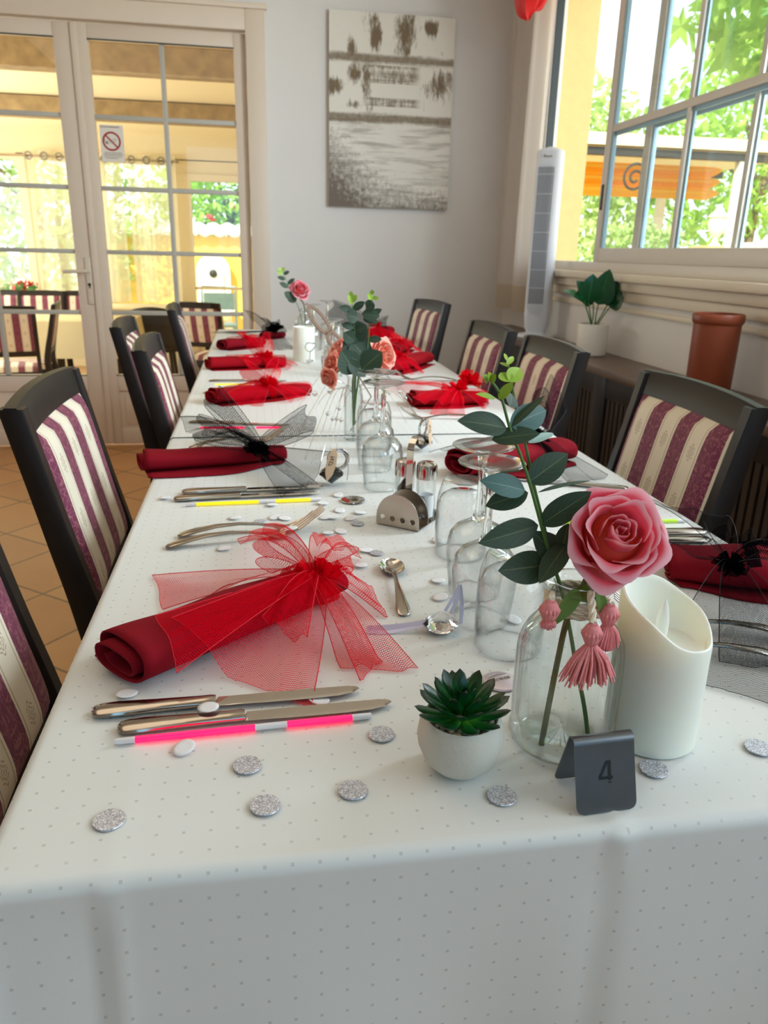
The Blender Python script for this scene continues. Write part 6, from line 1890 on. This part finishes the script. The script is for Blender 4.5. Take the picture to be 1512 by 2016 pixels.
o = m.build('curtain_rod', M['steel'], None); tag(o, 'thin metal curtain rod of the voile curtains in the veranda', 'curtain rod')

# tables in the veranda
def vtable(label, cx_, cy_, sx, sy):
    t = thing('veranda_table', label, 'table', (cx_, cy_, VZ))
    m = MB(); m.box(-sx + 0.02, -sy + 0.02, 0.70, sx - 0.02, sy - 0.02, 0.735); m.build('tabletop', M['darkwood'], t, smooth=False)
    for a in (-1, 1):
        for b in (-1, 1):
            m = MB(); m.box(a * (sx - 0.12) - 0.03, b * (sy - 0.12) - 0.03, 0, a * (sx - 0.12) + 0.03, b * (sy - 0.12) + 0.03, 0.70); m.build('leg', M['darkwood'], t, smooth=False)
    n = 60; secs = []
    def rr2(k, out, z, wv_=0):
        a = 2 * pi * k / n; c, s_ = superel(a, 0.28)
        o_ = out + wv_ * sin(a * 14)
        return (c * (sx + o_), s_ * (sy + o_), z)
    secs = [[rr2(k, -min(sx, sy) * 0.99, 0.7375) for k in range(n)], [rr2(k, -0.01, 0.7375) for k in range(n)], [rr2(k, 0.0, 0.73) for k in range(n)], [rr2(k, 0.01, 0.6, 0.008) for k in range(n)], [rr2(k, 0.02, 0.44, 0.018) for k in range(n)]]
    m = MB(); m.loft(secs, True, False); m.build('table_linen', M['creamcloth'], t, fix=False)
    return t
vtable('cream covered table behind the left glazed door', -1.62, 6.95, 0.62, 0.42)
vtable('cream covered table beneath the voile curtain behind the right glazed door', -0.98, 8.25, 0.62, 0.4)
VG = 'striped chairs in the veranda'
for (px, py, dz, y_, rz, lab) in ((6, 594, 0, 5.75, pi / 2 + 0.25, 'veranda chair at the very edge of the picture, its back to us'), (84, 588, 0, 6.1, radians(188), 'veranda chair turned sideways in front of the cream table'),
                                  (-12, 568, 0, 7.55, -pi / 2, 'veranda chair beyond the cream table beside the potted flowers'), (76, 568, 0, 7.55, -pi / 2 + 0.1, 'veranda chair beyond the cream table, left of the door handle'), (164, 566, 0, 7.6, -pi / 2, 'veranda chair beyond the cream table right behind the door handle'),
                                  (395, 592, 0, 6.4, radians(70), 'veranda chair seen through the right glazed door above the dining chairs')):
    q = P(px, py, y=y_)
    c_ = put_chair(q.x, y_, rz, lab, VZ, VG)
t = thing('round_armchair', 'dark round backed chair in the veranda under the cream table edge', 'chair', (-0.92, 7.45, VZ))
m = MB(); m.grid(lambda u, v: (0.27 * cos(pi * u + pi) , 0.25 * sin(pi * u + pi), lerp(0.42, 0.80 - 0.14 * abs(2 * u - 1) ** 2, v)), 24, 6); o = m.build('curved_back', M['black'], t, fix=False); sd = o.modifiers.new('thick', 'SOLIDIFY'); sd.thickness = 0.03
m = MB(); m.lathe([(0.001, 0.40), (0.25, 0.40), (0.26, 0.43), (0.24, 0.46), (0.001, 0.465)], 28); m.build('seat', M['black'], t)
for k in range(4):
    a = pi / 4 + k * pi / 2
    m = MB(); m.tube([(0.19 * cos(a), 0.19 * sin(a), 0.40), (0.23 * cos(a), 0.23 * sin(a), 0.0)], 0.016, 8); m.build('leg', M['black'], t)
# potted flowers on the far sill
def foliage(name, centre, rad, n, size, mt, parent, seed=0, shell=0.4, lobed=False, fl=None):
    rs = random.Random(seed); m = MB()
    for k in range(n):
        while True:
            p = Vector((rs.uniform(-1, 1), rs.uniform(-1, 1), rs.uniform(-1, 1)))
            if p.length <= 1 and p.length > shell * rs.random(): break
        nz = noise.noise(p * 2.2 + Vector((seed * 3.1, 0, 0)))
        if nz < -0.25 and rs.random() < 0.8: continue
        c = Vector(centre) + Vector((p.x * rad[0], p.y * rad[1], p.z * rad[2]))
        q = Quaternion(Vector((rs.uniform(-1, 1), rs.uniform(-1, 1), rs.uniform(-1, 1))).normalized(), rs.uniform(0, 6))
        s_ = size * rs.uniform(0.6, 1.35)
        if lobed:
            ol = []
            for j in range(14):
                a = 2 * pi * j / 14; r_ = (1.0 if j % 2 == 0 else 0.42) * (1.25 - 0.5 * abs(a - pi) / pi if True else 1)
                ol.append(Vector((cos(a) * r_ * s_, sin(a) * r_ * s_, 0.08 * s_ * cos(3 * a))))
            b = [c + q @ v_ for v_ in ol]
            m.add([c] + b, [(0, 1 + j, 1 + (j + 1) % 14) for j in range(14)])
        else:
            b = [c + q @ Vector(v_) * s_ for v_ in ((-1, 0, 0), (-0.3, -0.42, 0.1), (0.4, -0.36, 0.12), (1, 0, 0), (0.4, 0.36, 0.12), (-0.3, 0.42, 0.1))]
            m.add(b, [(0, 1, 2, 3, 4, 5)])
    return m.build(name, M[mt], parent, smooth=False, fix=False)
q = P(38, 560, y=8.7)
t = thing('flowering_plant', 'small potted plant with reddish flowers in the veranda window', 'plant', (q.x, 8.85, 0.42 - 0.0))
m = MB(); m.lathe([(0.001, 0), (0.07, 0), (0.09, 0.13), (0.08, 0.13), (0.001, 0.12)], 18); m.build('pot', M['terracotta'], t)
foliage('leaves', (0, 0, 0.2), (0.16, 0.12, 0.09), 160, 0.035, 'tree2', t, 3)
foliage('blossom', (0, 0, 0.26), (0.15, 0.12, 0.06), 70, 0.03, 'red', t, 4)
m = MB(); m.box(-3.65, VY - 0.42, 0.36, -2.0, VY, 0.42); struct(m.build('trim_3', M['vwall'], None, smooth=False))

# ================================================================== the garden
struct(boxes('ground', M['ground'], [(-14, VY + 0.1, -0.45, 24, 34, -0.30), (XR + 0.23, -12, -0.45, 24, VY + 0.1, -0.30)]))
# yellow garden wall with wavy tiled top and white niche
gw = bpy.data.objects.new('wall_garden', None); C.objects.link(gw); struct(gw)
WY = 12.6
m = MB(); m.box(-2.6, WY, -0.3, 2.2, WY + 0.25, 1.28); m.build('stucco_face', mat('sunny_yellow_stucco', rgb(246, 206, 96), 0.9, var=0.05), gw, smooth=False)
m = MB(); m.grid(lambda u, v: (lerp(-2.7, 2.3, u), lerp(WY - 0.14, WY + 0.3, v), 1.30 + 0.14 * v + 0.045 * abs(sin(u * 5.0 / 0.22 * pi / 1))), 240, 3); o = m.build('roof_tiles', M['whitestone'], gw, fix=False); sd = o.modifiers.new('thick', 'SOLIDIFY'); sd.thickness = 0.05
na = P(392, 620, y=WY); nb = P(452, 500, y=WY)
wf = thing('wall_fountain', 'white arched wall fountain on the yellow garden wall', 'fountain', ((na.x + nb.x) / 2, WY, -0.3))
hwf = (nb.x - na.x) / 2; zt = 1.02 + 0.3
m = MB(); ol = [(-hwf, 0), (hwf, 0), (hwf, zt - hwf)] + [(hwf * cos(pi * k / 16), zt - hwf + hwf * sin(pi * k / 16)) for k in range(1, 16)] + [(-hwf, zt - hwf)]
m.prism(ol, 0.0, 0.14, R(pi / 2, 'X')); m.build('arched_slab', M['whitestone'], wf)
m = MB(); ol2 = [(x * 0.62, 0.2 + z * 0.74) for x, z in ol]; m.prism(ol2, 0.14, 0.17, R(pi / 2, 'X')); m.build('inner_arch', mat('pale_stone', rgb(226, 224, 206), 0.8), wf)
m = MB(); m.sphere((0, -0.18, zt - 0.28), 0.06, 10, (1, 0.4, 1)); m.build('spout_mask', M['iron'], wf)
m = MB(); m.lathe([(0.001, 0.35), (0.2, 0.36), (0.3, 0.44), (0.33, 0.5), (0.3, 0.5), (0.001, 0.42)], 24, T(0, -0.2, 0)); m.lathe([(0.12, 0), (0.08, 0.2), (0.12, 0.37)], 20, T(0, -0.2, 0)); m.build('basin', M['whitestone'], wf)
fc = thing('garden_chair', 'pale blue metal garden chair outside the veranda door', 'chair', (P(430, 600, y=10.6).x, 10.6, -0.3))
m = MB(); m.box(-0.22, -0.2, 0.43, 0.22, 0.2, 0.46, c=0.005); m.build('seat', M['blueframe'], fc)
m = MB(); m.tube([(-0.22, 0.2, 0), (-0.22, 0.2, 0.45), (-0.22, 0.24, 0.92), (0.22, 0.24, 0.92), (0.22, 0.2, 0.45), (0.22, 0.2, 0)], 0.018, 8); m.box(-0.2, 0.22, 0.62, 0.2, 0.24, 0.84); m.build('backrest', M['blueframe'], fc)
for s in (-1, 1):
    m = MB(); m.tube([(s * 0.2, -0.19, 0.44), (s * 0.22, -0.21, 0)], 0.016, 8); m.build('leg', M['blueframe'], fc)

def tree(name, label, base, th, crown, rad, n, size, mt, seed, cat='tree', group=None, lobed=False, blooms=None, shell=0.4):
    t = thing(name, label, cat, base, 0, group)
    bx = Vector(crown) - Vector(base)
    m = MB(); rs = random.Random(seed)
    q = spline([(0, 0, 0), (rs.uniform(-0.1, 0.1), rs.uniform(-0.1, 0.1), bx.z * 0.45), (bx.x * 0.6, bx.y * 0.6, bx.z * 0.75), (bx.x, bx.y, bx.z)], 5)
    m.tube(q, [lerp(th, th * 0.35, i / (len(q) - 1)) for i in range(len(q))], 9)
    for k in range(6):
        a = rs.uniform(0, 2 * pi); e = Vector((cos(a) * rad[0] * 0.7, sin(a) * rad[1] * 0.7, rs.uniform(-0.2, 0.6) * rad[2]))
        s0 = q[int(len(q) * 0.7)]
        m.tube(spline([s0, s0.lerp(bx + e, 0.5) + Vector((0, 0, 0.08)), bx + e], 4), [th * 0.35] * 8 + [th * 0.1], 6)
    m.build('trunk', M['bark'], t)
    foliage('foliage', bx, rad, n, size, mt, t, seed, shell, lobed)
    if blooms: foliage('blossom', bx, rad, blooms[1], size * 0.8, blooms[0], t, seed + 50)
    return t
# seen through the right-hand window
tree('broadleaf_tree', 'overhanging tree with large lobed bright leaves close outside the window', (4.6, 5.0, -0.3), 0.11, (3.75, 5.35, 2.95), (1.0, 1.0, 0.62), 420, 0.15, 'tree', 21, lobed=True)
tree('broadleaf_tree', 'lobed leaf branch with blue green leaves at the picture edge outside the window', (4.2, 4.2, -0.3), 0.09, (3.5, 4.45, 2.62), (0.62, 0.55, 0.55), 150, 0.15, 'tree2', 22, lobed=True)
gx = [((6.2, 15.5), (6.0, 15.5, 2.6), (2.0, 1.4, 1.9), 4500, 0.11, 'hedge', 'rounded pale green tree right of the white sky, behind the awning'), ((9.6, 14.5), (9.6, 14.5, 2.9), (2.6, 1.6, 2.2), 5000, 0.11, 'tree', 'bright green tree mass behind the awning, middle of the window'),
      ((12.6, 12.5), (12.6, 12.0, 3.0), (2.4, 2.2, 2.4), 4500, 0.12, 'hedge', 'tall pale tree behind the garden at the picture edge'), ((4.4, 13.5), (4.4, 13.2, 1.6), (0.9, 0.8, 2.3), 2600, 0.08, 'yellowleaf', 'yellow green shrub between the yellow reveal and the sash')]
for i, (b, c_, r_, n, s_, mt, lab) in enumerate(gx): tree('garden_tree', lab, (b[0], b[1], -0.3), 0.12, c_, r_, n, s_, mt, 30 + i)
gb = [((3.6, 8.2), (0.9, 0.5, 0.9), 'hedge', 'leafy hedge below the awning behind the first pane'), ((4.15, 8.1), (0.7, 0.5, 0.9), 'hedge', 'leafy hedge below the awning around the awning post'), ((6.2, 6.6), (1.0, 0.7, 1.0), 'yellowleaf', 'yellow green bush beside the stone urn'), ((2.55, 7.4), (0.35, 0.4, 0.85), 'tree2', 'narrow green shrub beside the yellow window reveal')]
for i, (b, r_, mt, lab) in enumerate(gb): tree('garden_shrub', lab, (b[0], b[1], -0.3), 0.03, (b[0], b[1], 0.62), (r_[0], r_[1], r_[2]), 3200, 0.05, mt, 60 + i, 'shrub', None, blooms=('orangeflower', 10) if i in (2, ) else None)
# awning
aw = thing('garden_awning', 'orange garden awning with cream roof edge and iron scrolls outside the window', 'awning', (4.6, 9.3, -0.3))
AZ = 0.40
m = MB(); m.box(-1.7, -0.5, 2.20 + AZ, 1.9, 1.6, 2.32 + AZ); m.build('roof_edge', M['cream'], aw, smooth=False)
m = MB(); m.box(-1.7, -0.46, 2.10 + AZ, 1.9, -0.36, 2.18 + AZ); m.box(-1.7, 1.4, 2.10 + AZ, 1.9, 1.5, 2.18 + AZ); m.build('beam', M['iron'], aw, smooth=False)
m = MB()
def drp(u, v):
    s3 = (v * 3) % 1.0
    return (lerp(-1.65, 1.0, u), 0.2 - 0.25 * sin(pi * s3) , lerp(2.10, 1.72, v) + AZ)
m.grid(drp, 6, 36); o = m.build('orange_cloth', M['awningcloth'], aw, fix=False)
for x, y_ in ((-1.5, -0.4), (1.02, -0.4), (1.02, 1.4), (-1.5, 1.4)):
    m = MB(); m.box(x - 0.05, y_ - 0.05, 0, x + 0.05, y_ + 0.05, 2.12 + AZ); m.build('post', M['whitestone'], aw, smooth=False)
def scroll(c_, r_, s_):
    m = MB(); pts_ = [(c_[0] + s_ * r_ * (1 - 0.85 * k / 40) * cos(k * 0.3), c_[1], c_[2] + r_ * (1 - 0.85 * k / 40) * sin(k * 0.3)) for k in range(41)]
    m.tube(pts_, 0.014, 6); m.build('iron_scroll', M['iron'], aw)
scroll((-0.35, -0.55, 1.86 + AZ), 0.17, 1); scroll((1.45, -0.55, 1.80 + AZ), 0.19, -1); scroll((-1.55, -0.55, 1.9 + AZ), 0.12, 1)
# pillar, urn and white parapet
q = P(1408, 470, y=8.2)
lp_ = thing('stone_urn', 'white stone urn on a yellow pillar outside the window', 'urn', (q.x, 8.2, -0.3))
m = MB(); m.box(-0.16, -0.16, 0, 0.16, 0.16, 1.50, c=0.01); m.box(-0.2, -0.2, 1.50, 0.2, 0.2, 1.56, c=0.01); m.build('pillar', M['stucco'], lp_)
m = MB(); m.lathe([(0.001, 1.56), (0.07, 1.56), (0.03, 1.60), (0.025, 1.64), (0.08, 1.70), (0.10, 1.78), (0.085, 1.84), (0.11, 1.86), (0.05, 1.92), (0.015, 1.98), (0.001, 1.99)], 20); m.build('urn', M['whitestone'], lp_)
struct(boxes('wall_parapet', M['whitestone'], [(3.05, 3.3, -0.3, 3.25, 4.75, 1.16), (3.0, 3.25, 1.16, 3.3, 4.8, 1.22)]))
# behind the veranda
for i, (x, y_, z_, r_, mt, lab) in enumerate(((-0.4, 14.0, 1.9, (1.3, 0.8, 1.0), 'tree', 'bright green tree over the tiled top of the yellow garden wall'), (-2.8, 12.5, 1.5, (1.4, 1.0, 1.4), 'hedge', 'pale green tree behind the sheer curtains'), (-4.6, 12.0, 1.3, (1.2, 1.0, 1.4), 'yellowleaf', 'yellow green tree at the far left beyond the veranda'), (0.9, 14.6, 2.4, (1.2, 1.0, 1.2), 'tree2', 'blue green tree with red flowers behind the yellow garden wall'))):
    tree('backyard_tree', lab, (x, y_, -0.3), 0.07, (x, y_, z_), r_, 3000, 0.075, mt, 80 + i, blooms=('red', 30) if i in (0, 3) else None)
